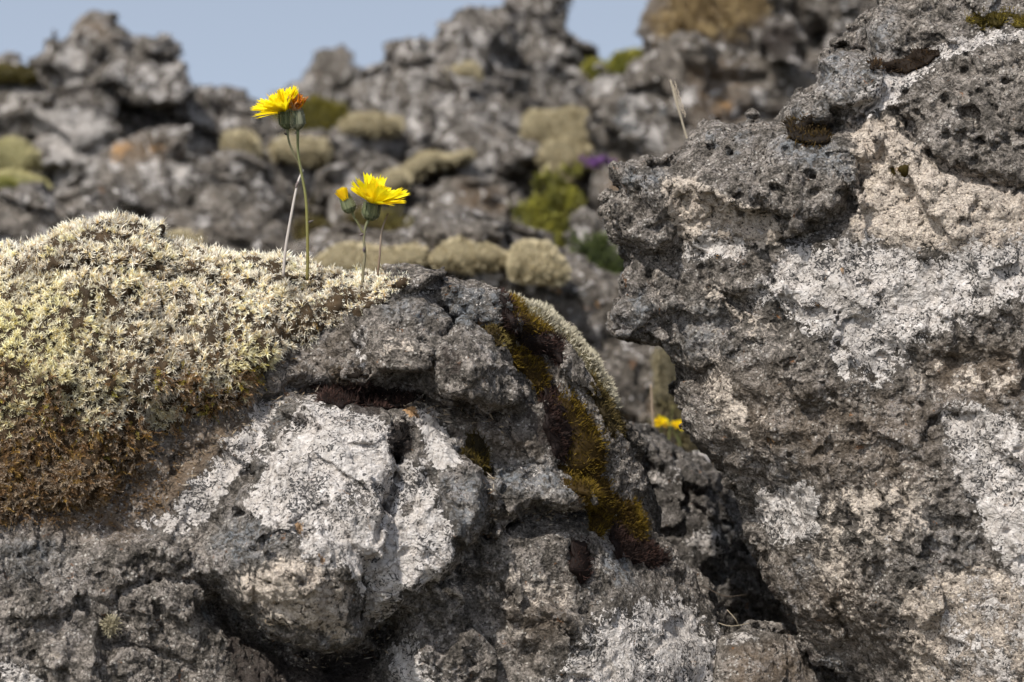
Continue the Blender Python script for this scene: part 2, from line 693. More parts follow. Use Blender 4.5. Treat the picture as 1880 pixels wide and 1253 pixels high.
def build_rock(name, Yc, base, lumps=(), cuts=(), pits=(), h=5.0, amp=(11, 8), fine=3.2, wob=6.0, masks=None,
               mat=None, label=None, cat='rock', group=None, seed=1, subdiv=True, pitting=1.0, lam=1.0, raw=False, jag=(16, 8), kmul=1.0, ftilt=0.5, bias=0.0, fsq=(1.0, 1.5, 1.0)):
    """base / lumps: dict(poly, front (relief points or number), back, k).  All in photo pixels at depth Yc."""
    shapes = [base] + list(lumps)
    allp = np.concatenate([np.asarray(s['poly'], float) for s in shapes])
    m = 4 * h + amp[0] + jag[0]
    u0, v0 = allp.min(0) - m
    u1, v1 = allp.max(0) + m
    us = np.arange(u0, u1, h)
    vs = np.arange(v0, v1, h)
    U, V = np.meshgrid(us, vs, indexing='ij')
    Uw, Vw = wobble(U, V, seed, wob)
    rel = []
    wmin, wmax = 1e9, -1e9
    for s in shapes:
        sd = poly_sd(s['poly'], Uw, Vw)
        fr = Relief(s['front'])(U, V)
        ins = sd < h * 2
        wmin = min(wmin, fr[ins].min())
        wmax = max(wmax, s['back'])
        rel.append([sd, fr])
    for (pts, width, depth) in cuts:
        d = line_dist(pts, Uw, Vw)
        g = depth * np.exp(-(d / width) ** 2)
        for r in rel:
            r[1] = r[1] + g
    ws = np.arange(wmin - m, wmax + m, h)
    W = ws[None, None, :].astype(np.float32)
    f = None
    for s, (sd, fr) in zip(shapes, rel):
        sd = sd[..., None].astype(np.float32)
        fr = fr[..., None].astype(np.float32)
        k = s.get('k', 30.0) * kmul
        d = smax(sd, fr - W, k)
        d = smax(d, W - np.float32(s['back']), 30.0)
        f = d if f is None else smin(f, d, s.get('blend', 8.0))
    band = np.abs(f) < (amp[0] * 1.8 + amp[1] * 1.6 + jag[0] * 1.2 + jag[1] * 1.2 + 2 * h)
    ii = np.argwhere(band)
    P = ii * h + np.array([u0, v0, ws[0]])
    nz = fbm(P, 130 * lam, 3, seed) * amp[0]
    nz -= fbm(P, 46 * lam, 2, seed + 9, ridged=True) * amp[1] * 0.8
    if jag[0]:
        nz += facet(P, 130 * lam, seed + 3, fsq, tilt=ftilt) * jag[0]
        if jag[1]:
            nz += facet(P, 48 * lam, seed + 4, fsq, tilt=ftilt + 0.2) * jag[1]
    f[band] += (nz + bias).astype(np.float32)
    for (pu, pv, pw, pr) in pits:
        iu = slice(max(0, int((pu - 3 * pr - u0) / h)), int((pu + 3 * pr - u0) / h) + 2)
        iv = slice(max(0, int((pv - 3 * pr - v0) / h)), int((pv + 3 * pr - v0) / h) + 2)
        sub = f[iu, iv]
        # centre the pit on the front surface there
        cu, cv = int((pu - u0) / h), int((pv - v0) / h)
        colm = np.argmax(f[cu, cv] < 0)
        wc = ws[colm] + pw
        an = 0.5 + 0.9 * math.sin(pu * 7.1 + pv * 3.3)
        st = 1.25 + 0.75 * math.sin(pu * 1.7 + pv * 2.9)
        eu, ev = us[iu][:, None, None] - pu, vs[iv][None, :, None] - pv
        xa, xb = eu * math.cos(an) + ev * math.sin(an), -eu * math.sin(an) + ev * math.cos(an)
        dd = np.sqrt(xa ** 2 / max(0.8, st) + xb ** 2 * max(0.9, st) + (W - wc) ** 2 * 0.5) - pr
        f[iu, iv] = smax(sub, -dd.astype(np.float32), 4.0)
    f[:, :, 0] = f[:, :, -1] = 1
    f[0] = f[-1] = 1
    f[:, 0] = f[:, -1] = 1
    Vx, Q = surface_nets(f, np.array([u0, v0, ws[0]]), h)
    Vx, Q = largest_piece(Vx, Q)
    Vx = relax(Vx, Q, 1, 0.4)
    if subdiv:
        N, fn = vnormals(Vx, Q)
        cz = fn[:, 2] / (np.linalg.norm(fn, axis=1) + 1e-9)
        vm = Vx[Q[:, 0], 1]
        Vx, Q = subdivide(Vx, Q, (cz < 0.35) & (vm < 1330))
        Vx = relax(Vx, Q, 1, 0.35)
    N, fn = vnormals(Vx, Q)
    at = {k: np.zeros(len(Vx)) for k in ('m_white', 'm_tan', 'm_dark', 'm_blue', 'm_brown', 'm_orange')}
    for key, lst in (masks or {}).items():
        for it in lst:
            poly, soft = it[0], it[1]
            val = it[2] if len(it) > 2 else 1.0
            sd = poly_sd(poly, U, V)
            g = np.clip(0.5 - sd / (2 * soft), 0, 1) * abs(val)
            iu = np.clip(((Vx[:, 0] - u0) / h), 0, len(us) - 1.001)
            iv = np.clip(((Vx[:, 1] - v0) / h), 0, len(vs) - 1.001)
            a, b = iu.astype(int), iv.astype(int)
            fu, fv = iu - a, iv - b
            val2 = (g[a, b] * (1 - fu) * (1 - fv) + g[a + 1, b] * fu * (1 - fv) + g[a, b + 1] * (1 - fu) * fv + g[a + 1, b + 1] * fu * fv)
            if val > 0:
                at[key] = np.maximum(at[key], val2)
            else:
                at[key] = at[key] * (1 - val2)
    # crusted parts lie smoother than bare, broken ones
    rg = np.clip(0.75 + 1.1 * noise3(Vx, 95 * lam, seed + 40), 0.25, 1.25) * (1 - 0.55 * at['m_white']) * (1 - 0.4 * at['m_tan'])
    d = fbm(Vx, 30 * lam, 4, seed + 20, 0.62) * fine * (0.4 + 0.6 * rg)
    d += fbm(Vx, 17 * lam, 3, seed + 31, 0.6, ridged=True) * fine * 0.5 * rg
    if jag[0] and subdiv:
        d += facet(Vx, 26 * lam, seed + 5, tilt=ftilt) * fine * 0.9 * rg
    if pitting > 0:
        dist, r = worley(Vx, 24 * lam, seed)
        d -= np.where(r < 0.33, np.clip(1 - dist / 0.42, 0, 1) ** 0.7, 0) * 6.0 * pitting * lam * rg
        dist, r = worley(Vx, 60 * lam, seed + 2)
        d += (np.clip(dist, 0, 1) - 0.5) * 5 * pitting * lam * rg
        dist, r = worley(Vx, 11 * lam, seed + 1)
        d += (np.clip(dist, 0, 1) - 0.5) * 4.5 * pitting * lam * rg
    Vx = Vx + N * d[:, None]
    if raw:
        return Vx, Q, N, at
    o = make_obj(name, to_world(Vx, Yc), Q, mat, attrs=at)
    tag(o, label, cat, group)
    # for laying moss on: the highest (nearest) front depth over a coarse grid
    o_front = (Vx, N)
    return o, o_front


def S(poly, front, back, k=30.0, blend=8.0):
    return dict(poly=poly, front=front, back=back, k=k, blend=blend * 1.8 + 4)



# ------------------------------------------------------------------ ground
def ground_z(x, y):
    r = np.hypot(x, y)
    z = np.interp(r, [0, 0.9, 1.6, 2.4, 3.5, 6, 10, 20, 60, 3000], [-0.62, -0.60, -0.50, -0.36, -0.27, -0.20, -0.17, -0.2, -0.6, -30.0])
    return z


def build_ground():
    rr = np.concatenate([[0.0], np.geomspace(0.35, 3000, 230)])
    aa = np.radians(np.concatenate([np.linspace(-180, -32, 40), np.linspace(-31, 31, 240), np.linspace(32, 180, 40)]))
    R, A = np.meshgrid(rr, aa, indexing='ij')
    X, Y = R * np.sin(A), R * np.cos(A)
    Z = ground_z(X, Y)
    q = np.stack([X.ravel(), Y.ravel(), np.zeros(X.size)], 1)
    fade = np.clip(R.ravel() / 1.5, 0, 1) / (1 + (R.ravel() / 60) ** 2)
    Zf = Z.ravel() + (fbm(q, 0.9, 4, 3) * 0.035 + fbm(q, 0.16, 3, 8) * 0.012) * fade + noise3(q, 6, 4) * 0.06 * fade
    V = np.stack([X.ravel(), Y.ravel(), Zf], 1)
    n, m = R.shape
    I = np.arange(n * m).reshape(n, m)
    Q = np.stack([I[:-1, :-1].ravel(), I[:-1, 1:].ravel(), I[1:, 1:].ravel(), I[1:, :-1].ravel()], 1)[:, ::-1]
    T = NT("heath_ground")
    P = T.coords(0.001)
    a = T.noise(P, 420, 4, 0.6)
    b = T.noise(P, 60, 4, 0.65)
    c = T.ramp(b, [(0.3, (0.02, 0.016, 0.010)), (0.5, (0.075, 0.055, 0.03)), (0.7, (0.16, 0.12, 0.07))])
    g = T.ramp(b, [(0.3, (0.02, 0.022, 0.008)), (0.5, (0.075, 0.068, 0.022)), (0.7, (0.15, 0.125, 0.048))])
    T.put(T.b.inputs['Base Color'], T.mix(T.step(a, 0.40, 0.56), c, g))
    T.b.inputs['Roughness'].default_value = 0.95
    T.bump(T.math('MULTIPLY', b, 30.0), 1.0, 0.001)
    o = make_obj("ground", V, Q, T.m, origin=np.zeros(3))
    tag(o, "brown and green heath ground between the lava rocks", "ground", kind='structure')


build_ground()

# ------------------------------------------------------------------ near rocks
LB_FRONT = [(735, 540, -10), (735, 660, -60), (600, 600, -20), (600, 690, -60), (480, 700, -75), (350, 640, -60), (350, 800, -120),
            (340, 920, -160), (150, 560, -40), (120, 760, -150), (60, 900, -190), (-150, 700, -120), (-150, 950, -220), (100, 1000, -225),
            (100, 1200, -245), (-150, 1250, -270), (400, 1200, -150), (430, 900, -165), (700, 760, -75), (850, 800, -70), (1000, 700, 0), (900, 600, -10),
            (1100, 780, 30), (1170, 950, 75), (1250, 1110, 75), (1000, 1000, -75), (1000, 1120, -120), (1000, 1250, -150),
            (1150, 1100, -60), (1250, 1230, -40), (800, 1200, -130), (1320, 1253, 60), (1340, 1500, 60), (900, 1600, -190), (200, 1600, -280), (0, 560, 0), (450, 560, 20)]
LB = Relief(LB_FRONT)
LB_POLY = [(-260, 620), (0, 570), (150, 510), (300, 525), (450, 548), (600, 540), (690, 525), (735, 514), (800, 520), (880, 528), (910, 542), (950, 568),
           (1000, 610), (1060, 665), (1110, 740), (1135, 800), (1170, 870), (1192, 930), (1200, 980), (1240, 1030), (1275, 1060), (1300, 1110),
           (1320, 1180), (1335, 1253), (1350, 1700), (-260, 1700)]


def off(c, extra=0.0, bulge=0.0, cen=None, rad=100.0):
    """relief lying c photo pixels in front of the left boulder's own face, with an optional swelling"""
    def f(U, V):
        o = LB(U, V) - c
        if bulge and cen is not None:
            o = o - bulge * np.exp(-((U - cen[0]) ** 2 + (V - cen[1]) ** 2) / rad ** 2)
        return o
    return f


lumps_l = [
    # cap and knobs under the summit
    S([(690, 545), (740, 514), (800, 520), (880, 528), (912, 545), (938, 590), (900, 612), (850, 592), (760, 575), (700, 590)], -45, 120, 40, 14),
    S([(655, 615), (680, 575), (720, 556), (790, 556), (820, 580), (815, 640), (790, 680), (750, 688), (700, 674), (668, 655)],
      [(660, 580, -70), (800, 570, -70), (700, 670, -150), (790, 660, -150), (730, 620, -145)], 60, 46, 8),
    S([(786, 690), (800, 630), (850, 590), (915, 612), (945, 690), (945, 738), (892, 750), (830, 738), (795, 720)],
      [(800, 610, -100), (910, 620, -75), (810, 720, -170), (920, 730, -130), (860, 680, -175)], 60, 42, 8),
    S([(640, 665), (690, 662), (700, 690), (670, 705), (630, 695)], -120, 40, 24, 8),
    # big bulge, several lobes
    S([(392, 1000), (430, 955), (520, 965), (570, 1000), (610, 1040), (660, 1060), (690, 1100), (655, 1172), (590, 1197), (520, 1168), (450, 1122), (402, 1062)],
      [(400, 980, -260), (520, 960, -330), (650, 1060, -330), (480, 1060, -365), (560, 1100, -370), (500, 1160, -300), (600, 1185, -300), (690, 1120, -270)], -20, 70, 14),
    S([(430, 925), (500, 830), (560, 735), (640, 738), (722, 800), (722, 880), (695, 950), (684, 1010), (650, 1055), (570, 1005), (520, 965)],
      [(440, 920, -230), (560, 745, -150), (700, 790, -170), (560, 860, -255), (640, 900, -275), (600, 1000, -350), (690, 1000, -290), (700, 880, -255)], -20, 46, 12),
    S([(695, 880), (760, 845), (800, 900), (830, 960), (836, 1015), (800, 1062), (740, 1090), (690, 1130), (650, 1100), (668, 1030), (690, 985)],
      [(720, 890, -205), (780, 880, -200), (820, 1000, -235), (740, 1000, -255), (700, 1100, -265)], -20, 40, 7),
    S([(700, 760), (760, 740), (800, 790), (850, 850), (895, 895), (897, 940), (868, 985), (832, 1000), (800, 930), (745, 860)],
      [(720, 770, -140), (800, 830, -170), (880, 920, -190), (840, 970, -200), (760, 860, -190)], -10, 40, 8),
    # ledge and the small stone beside it
    S([(906, 858), (935, 842), (985, 845), (1030, 868), (1062, 892), (1080, 915), (1062, 932), (1020, 926), (975, 930), (935, 942), (908, 915)],
      [(930, 850, -75), (1040, 880, -65), (920, 920, -135), (1000, 915, -135), (1070, 920, -110)], 60, 20, 6),
    S([(886, 935), (905, 912), (920, 945), (906, 972), (884, 962)], -165, -40, 22, 4),
    S([(960, 700), (1000, 740), (1010, 800), (1020, 850), (960, 840), (935, 760)], [(960, 720, -60), (1010, 840, -60), (960, 820, -80)], 60, 30, 10),
    # lower lumps
    S([(712, 1075), (770, 1050), (830, 1085), (860, 1125), (830, 1165), (765, 1180), (712, 1150)], -185, -20, 44, 10),
    S([(785, 1180), (860, 1160), (902, 1188), (912, 1240), (870, 1290), (800, 1270)], -185, -40, 26, 6),
    S([(690, 1180), (760, 1190), (790, 1260), (780, 1340), (700, 1330)], -190, -40, 30, 6),
    S([(930, 1130), (1010, 1110), (1040, 1150), (990, 1190), (930, 1180)], -150, -20, 34, 12),
    S([(900, 1010), (960, 985), (1040, 1000), (1060, 1060), (980, 1090), (910, 1070)], -108, 0, 40, 16),
    # the grey front face under the soil shelf
    S([(-260, 968), (40, 962), (120, 982), (250, 990), (330, 978), (400, 990), (420, 1070), (470, 1140), (540, 1195), (600, 1260), (640, 1700), (-260, 1700)],
      [(-200, 980, -255), (100, 985, -240), (300, 990, -205), (100, 1100, -290), (300, 1100, -265), (450, 1180, -225), (-200, 1200, -330), (200, 1300, -310), (560, 1300, -230)], -50, 34, 14),
    S([(190, 1040), (300, 1000), (380, 1020), (400, 1080), (330, 1110), (240, 1100)], -262, -100, 40, 20),
    S([(-50, 1120), (60, 1100), (180, 1150), (200, 1240), (60, 1270), (-60, 1240)], -315, -100, 50, 20),
]
cuts_l = [([(490, 735), (560, 715), (640, 715), (720, 720), (780, 735), (860, 760), (950, 765)], 16, 45),
          ([(690, 1000), (700, 960), (722, 900)], 5, 20),
          ([(895, 990), (900, 930), (900, 870)], 9, 60),
          ([(700, 1180), (690, 1230), (720, 1260)], 10, 40),
          ([(400, 1110), (450, 1155), (530, 1215), (610, 1235), (690, 1205), (715, 1150)], 30, 95),
          ([(900, 965), (960, 948), (1040, 945), (1085, 935)], 14, 45),
          ([(220, 1090), (300, 1060), (400, 1075)], 9, 22),
          ([(180, 1180), (280, 1190), (360, 1230)], 9, 18),
          ([(530, 960), (580, 935), (600, 915)], 5, 14),
          ([(1180, 1000), (1130, 960), (1080, 940)], 20, 18)]
masks_l = {
    'm_white': [([(455, 925), (490, 850), (540, 760), (570, 720), (600, 740), (690, 765), (720, 800), (735, 850), (775, 850), (800, 900), (800, 920), (832, 955),
                  (838, 1010), (800, 1062), (740, 1090), (700, 1145), (672, 1130), (660, 1080), (640, 1050), (560, 1020), (545, 975), (480, 960)], 22),
                ([(760, 745), (790, 750), (830, 800), (845, 850), (800, 865), (775, 810)], 12),
                ([(330, 905), (400, 840), (480, 740), (510, 735), (480, 830), (420, 890), (380, 960), (310, 975)], 22, 0.9),
                ([(200, 970), (300, 930), (380, 960), (300, 985)], 20, 0.5),
                ([(1070, 1170), (1130, 1110), (1260, 1100), (1310, 1180), (1330, 1320), (1000, 1320), (1010, 1250)], 40, 0.95),
                ([(712, 1180), (760, 1170), (790, 1240), (830, 1290), (720, 1290)], 18, 0.9),
                ([(560, 700), (600, 690), (610, 720), (570, 730)], 8, 0.6),
                ([(700, 525), (740, 514), (830, 525), (905, 540), (920, 580), (850, 575), (790, 550)], 18, 0.45),
                ([(1050, 680), (1080, 740), (1120, 860), (1190, 960), (1170, 960), (1080, 800), (1030, 690)], 14, 0.35),
                ([(900, 860), (960, 850), (1000, 870), (960, 890)], 10, 0.4),
                ([(0, 1210), (40, 1220), (90, 1253), (0, 1290)], 12, 0.7),
                ([(640, 600), (665, 600), (680, 670), (655, 680)], 8, 0.5),
                ([(690, 940), (700, 890), (650, 880), (630, 920), (660, 950)], 16, -0.6),
                ([(735, 930), (760, 915), (765, 940), (740, 950)], 5, -0.9)],
    'm_tan': [([(680, 590), (760, 600), (790, 660), (700, 665)], 30, 0.42),
              ([(330, 905), (400, 840), (470, 760), (480, 830), (400, 910)], 25, 0.35),
              ([(420, 1040), (560, 1010), (650, 1080), (640, 1180), (520, 1160), (430, 1100)], 30, 0.62),
              ([(740, 950), (900, 1000), (1100, 1060), (1000, 1200), (780, 1100)], 60, 0.40),
              ([(-50, 1150), (200, 1120), (200, 1260), (-50, 1260)], 50, 0.25)],
    'm_brown': [([(-260, 850), (60, 930), (280, 860), (360, 780), (470, 750), (400, 850), (330, 920), (230, 985), (60, 970), (-260, 975)], 25, 1.0),
                ([(480, 660), (620, 610), (700, 700), (600, 720), (500, 715)], 40, 0.4),
                ([(820, 745), (930, 760), (980, 840), (860, 830)], 30, 0.5),
                ([(930, 1130), (1040, 1080), (1040, 1150), (960, 1190)], 30, 0.4)],
    'm_blue': [([(800, 870), (880, 880), (895, 940), (850, 985), (820, 930)], 20, 0.9),
               ([(906, 858), (985, 845), (1080, 910), (1000, 905), (910, 900)], 12, 1.0),
               ([(385, 1000), (430, 945), (540, 960), (520, 1010), (420, 1040)], 20, 0.9),
               ([(380, 1050), (440, 1120), (520, 1160), (480, 1170)], 12, 0.6),
               ([(470, 740), (520, 700), (560, 700), (500, 800), (480, 870)], 14, 0.7),
               ([(0, 970), (120, 985), (120, 1060), (0, 1060)], 30, 0.5),
               ([(700, 560), (750, 545), (770, 570), (710, 590)], 12, 0.8),
               ([(640, 640), (560, 650), (500, 690), (560, 720), (640, 690)], 20, 0.5)],
    'm_orange': [([(850, 570), (890, 580), (930, 590), (920, 615), (870, 600)], 12, 0.55), ([(880, 545), (925, 560), (930, 590), (905, 570)], 10, 0.5),
                 ([(940, 850), (975, 850), (960, 865)], 6, 0.6), ([(1010, 858), (1045, 880), (1030, 888)], 6, 0.6),
                 ([(735, 748), (765, 740), (775, 770), (745, 770)], 8, 0.7), ([(535, 960), (560, 960), (550, 990)], 6, 0.8),
                 ([(580, 1010), (600, 1030), (590, 1040)], 5, 0.9)],
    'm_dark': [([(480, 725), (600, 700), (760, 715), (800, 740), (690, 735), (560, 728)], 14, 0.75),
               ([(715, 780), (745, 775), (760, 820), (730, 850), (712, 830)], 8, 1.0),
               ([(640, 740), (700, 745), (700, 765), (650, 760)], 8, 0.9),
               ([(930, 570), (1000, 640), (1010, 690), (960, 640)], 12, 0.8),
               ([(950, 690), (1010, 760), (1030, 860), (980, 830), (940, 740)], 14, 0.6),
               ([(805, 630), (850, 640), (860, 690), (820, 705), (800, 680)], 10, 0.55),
               ([(540, 1200), (690, 1190), (700, 1300), (560, 1300)], 20, 0.75), ([(380, 1100), (450, 1150), (560, 1205), (690, 1195), (700, 1300), (420, 1300)], 30, 0.68),  # undercut below the nose, its shade painted dark
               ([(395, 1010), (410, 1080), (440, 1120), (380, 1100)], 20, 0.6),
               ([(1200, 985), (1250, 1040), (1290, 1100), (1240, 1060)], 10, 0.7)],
}
left_rock, lfront = build_rock("mossy_boulder", Y0, S(LB_POLY, LB_FRONT, 330, 45), lumps_l, cuts_l,
                               [(1035, 620, 0, 9), (470, 1010, 0, 8), (915, 1090, -2, 8), (655, 1090, 0, 7), (600, 930, 0, 8)],
                               masks=masks_l, mat=M_ROCK, seed=1, amp=(7, 9), fine=3.6, h=5, jag=(22, 7), kmul=0.42, bias=2.0, ftilt=0.9,
                               label="large grey boulder with white lichen bulge carrying the pale moss and flowers")

RB_FRONT = [(1200, 380, 15), (1140, 400, 50), (1180, 560, 45), (1260, 620, 25), (1500, 500, -70), (1300, 480, 5), (1800, 500, -150), (1800, 200, -60), (1650, 160, 20), (1500, 200, 40),
            (1300, 800, 45), (1260, 740, 60), (1500, 800, -95), (1620, 1100, -120), (1440, 1000, 20), (1400, 960, 75), (1490, 1190, 70), (1570, 1253, 60), (1800, 1000, -190), (1750, 1250, -170),
            (1400, 360, -30), (1600, 350, -60), (1450, 620, -60), (1700, 700, -120), (2150, 300, -200), (2150, 1300, -330), (1740, 1600, -60), (2150, 40, -60), (1420, 820, -40)]
RB_POLY = [(1138, 322), (1152, 310), (1185, 312), (1215, 310), (1250, 290), (1275, 263), (1310, 242), (1370, 236), (1430, 237), (1448, 225), (1452, 200), (1480, 177),
           (1508, 165), (1512, 122), (1545, 102), (1590, 100), (1640, 128), (1700, 90), (1800, 62), (1880, 48), (2200, 0), (2200, 1700), (1760, 1700), (1560, 1253), (1500, 1195),
           (1440, 1100), (1400, 1040), (1385, 960), (1340, 880), (1290, 800), (1255, 720), (1238, 660), (1214, 622), (1180, 612), (1138, 602), (1135, 575), (1150, 545), (1148, 515),
           (1168, 500), (1172, 480), (1150, 445), (1126, 425), (1113, 395), (1121, 362), (1138, 370), (1154, 365), (1150, 345)]
lumps_r = [
    S([(1135, 322), (1155, 307), (1215, 314), (1245, 345), (1235, 392), (1195, 395), (1160, 375), (1150, 345)], [(1150, 320, 10), (1230, 330, -15), (1180, 390, 0)], 130, 30, 8),
    S([(1115, 395), (1122, 362), (1150, 372), (1200, 395), (1220, 440), (1190, 470), (1150, 450), (1125, 425)], [(1120, 390, 20), (1200, 430, -5)], 130, 30, 8),
    S([(1136, 600), (1136, 575), (1152, 545), (1190, 560), (1215, 590), (1212, 622), (1180, 612)], 15, 130, 26, 8),
    # overhanging brow
    S([(1252, 296), (1278, 264), (1312, 244), (1372, 238), (1430, 240), (1530, 258), (1574, 284), (1580, 322), (1560, 378), (1520, 415), (1470, 440), (1436, 436), (1430, 402), (1385, 372), (1330, 362), (1275, 340)],
      [(1280, 280, 20), (1420, 245, 10), (1560, 280, -40), (1300, 340, -40), (1400, 350, -95), (1470, 420, -105), (1560, 360, -105), (1480, 320, -85)], 160, 34, 6),
    S([(1505, 168), (1511, 122), (1545, 102), (1600, 106), (1622, 132), (1602, 165), (1560, 192), (1525, 192)], [(1510, 150, 10), (1610, 130, 5), (1560, 180, -25)], 180, 30, 8),
    S([(1442, 238), (1452, 202), (1482, 178), (1515, 168), (1535, 196), (1515, 230), (1470, 250)], [(1460, 220, 10), (1520, 190, 0)], 170, 26, 8),
    # blocks behind the white ridge
    S([(1588, 98), (1594, 45), (1628, 14), (1632, -60), (1700, -160), (2200, -160), (2200, 80), (1820, 72), (1700, 105), (1640, 140)], [(1600, 60, 90), (1700, 50, 70), (1900, 20, 60), (1700, -100, 140)], 330, 30, 8),
    # dark pitted block upper right
    S([(1650, 205), (1690, 150), (1740, 108), (1810, 80), (1900, 62), (2200, 20), (2200, 330), (1950, 345), (1800, 318), (1710, 268)],
      [(1670, 190, -30), (1800, 100, -20), (1900, 75, -20), (1750, 250, -100), (1900, 300, -140), (2100, 300, -210), (1880, 180, -105)], 160, 40, 14),
    S([(1292, 480), (1352, 468), (1402, 500), (1412, 532), (1350, 562), (1295, 548)], [(1300, 480, -5), (1400, 490, -50), (1350, 550, -45)], 120, 30, 10),
    S([(1412, 532), (1442, 526), (1492, 552), (1486, 566), (1450, 560), (1420, 548)], -82, 100, 14, 4),
    S([(1690, 615), (1780, 570), (1880, 556), (2150, 540), (2150, 640), (1850, 655), (1740, 648)], [(1700, 610, -118), (1850, 600, -168), (2100, 600, -245)], 60, 34, 20),
    S([(1620, 255), (1690, 262), (1730, 300), (1700, 350), (1640, 330)], -92, 60, 34, 8),
    S([(1440, 650), (1520, 640), (1590, 690), (1560, 740), (1460, 720)], -108, 60, 40, 14),
    S([(1700, 330), (1800, 340), (1850, 400), (1760, 430), (1700, 390)], -135, 60, 44, 16),
]
cuts_r = [([(1440, 440), (1520, 425), (1560, 385), (1585, 330)], 10, 35), ([(1720, 650), (1800, 665), (1900, 655), (2100, 650)], 12, 10),
          ([(1240, 590), (1300, 600), (1380, 580)], 22, 18), ([(1300, 700), (1360, 740), (1440, 760), (1560, 750)], 16, 8),
          ([(1650, 215), (1700, 285), (1760, 325), (1880, 350)], 10, 26), ([(1240, 350), (1250, 420), (1240, 480)], 14, 24),
          ([(1160, 455), (1210, 470), (1250, 520)], 14, 25), ([(1590, 100), (1650, 140), (1720, 100)], 8, 25), ([(1480, 240), (1560, 240), (1600, 190)], 10, 26)]
pits_r = [(1518, 404, 0, 11), (1486, 318, 0, 12), (1393, 316, 0, 12), (1782, 212, 0, 24), (1700, 155, 0, 14), (1662, 172, 0, 12), (1690, 208, 0, 12), (1840, 105, 0, 9), (1800, 260, 0, 11), (1850, 260, 0, 10),
          (1740, 245, 0, 8), (1420, 345, 0, 7), (1450, 330, 0, 7), (1700, 90, 2, 6), (1850, 150, 0, 9), (1820, 180, 0, 7), (1610, 545, 0, 5), (1720, 240, 0, 7), (1640, 312, 0, 7),
          (1545, 355, 0, 6), (1340, 285, 0, 6), (1870, 120, 0, 8), (1770, 130, 0, 7), (1560, 300, 0, 8), (1355, 330, 0, 7)]
RR2 = np.random.RandomState(3)
for _ in range(26):
    pits_r.append((RR2.uniform(1690, 1880), RR2.uniform(95, 320), 0, 4 + 9 * RR2.rand() ** 2.5))
for _ in range(22):
    pits_r.append((RR2.uniform(1290, 1570), RR2.uniform(262, 400), 0, RR2.uniform(6, 10)))
for _ in range(30):
    pits_r.append((RR2.uniform(1260, 1880), RR2.uniform(450, 1200), 0, RR2.uniform(5, 9)))
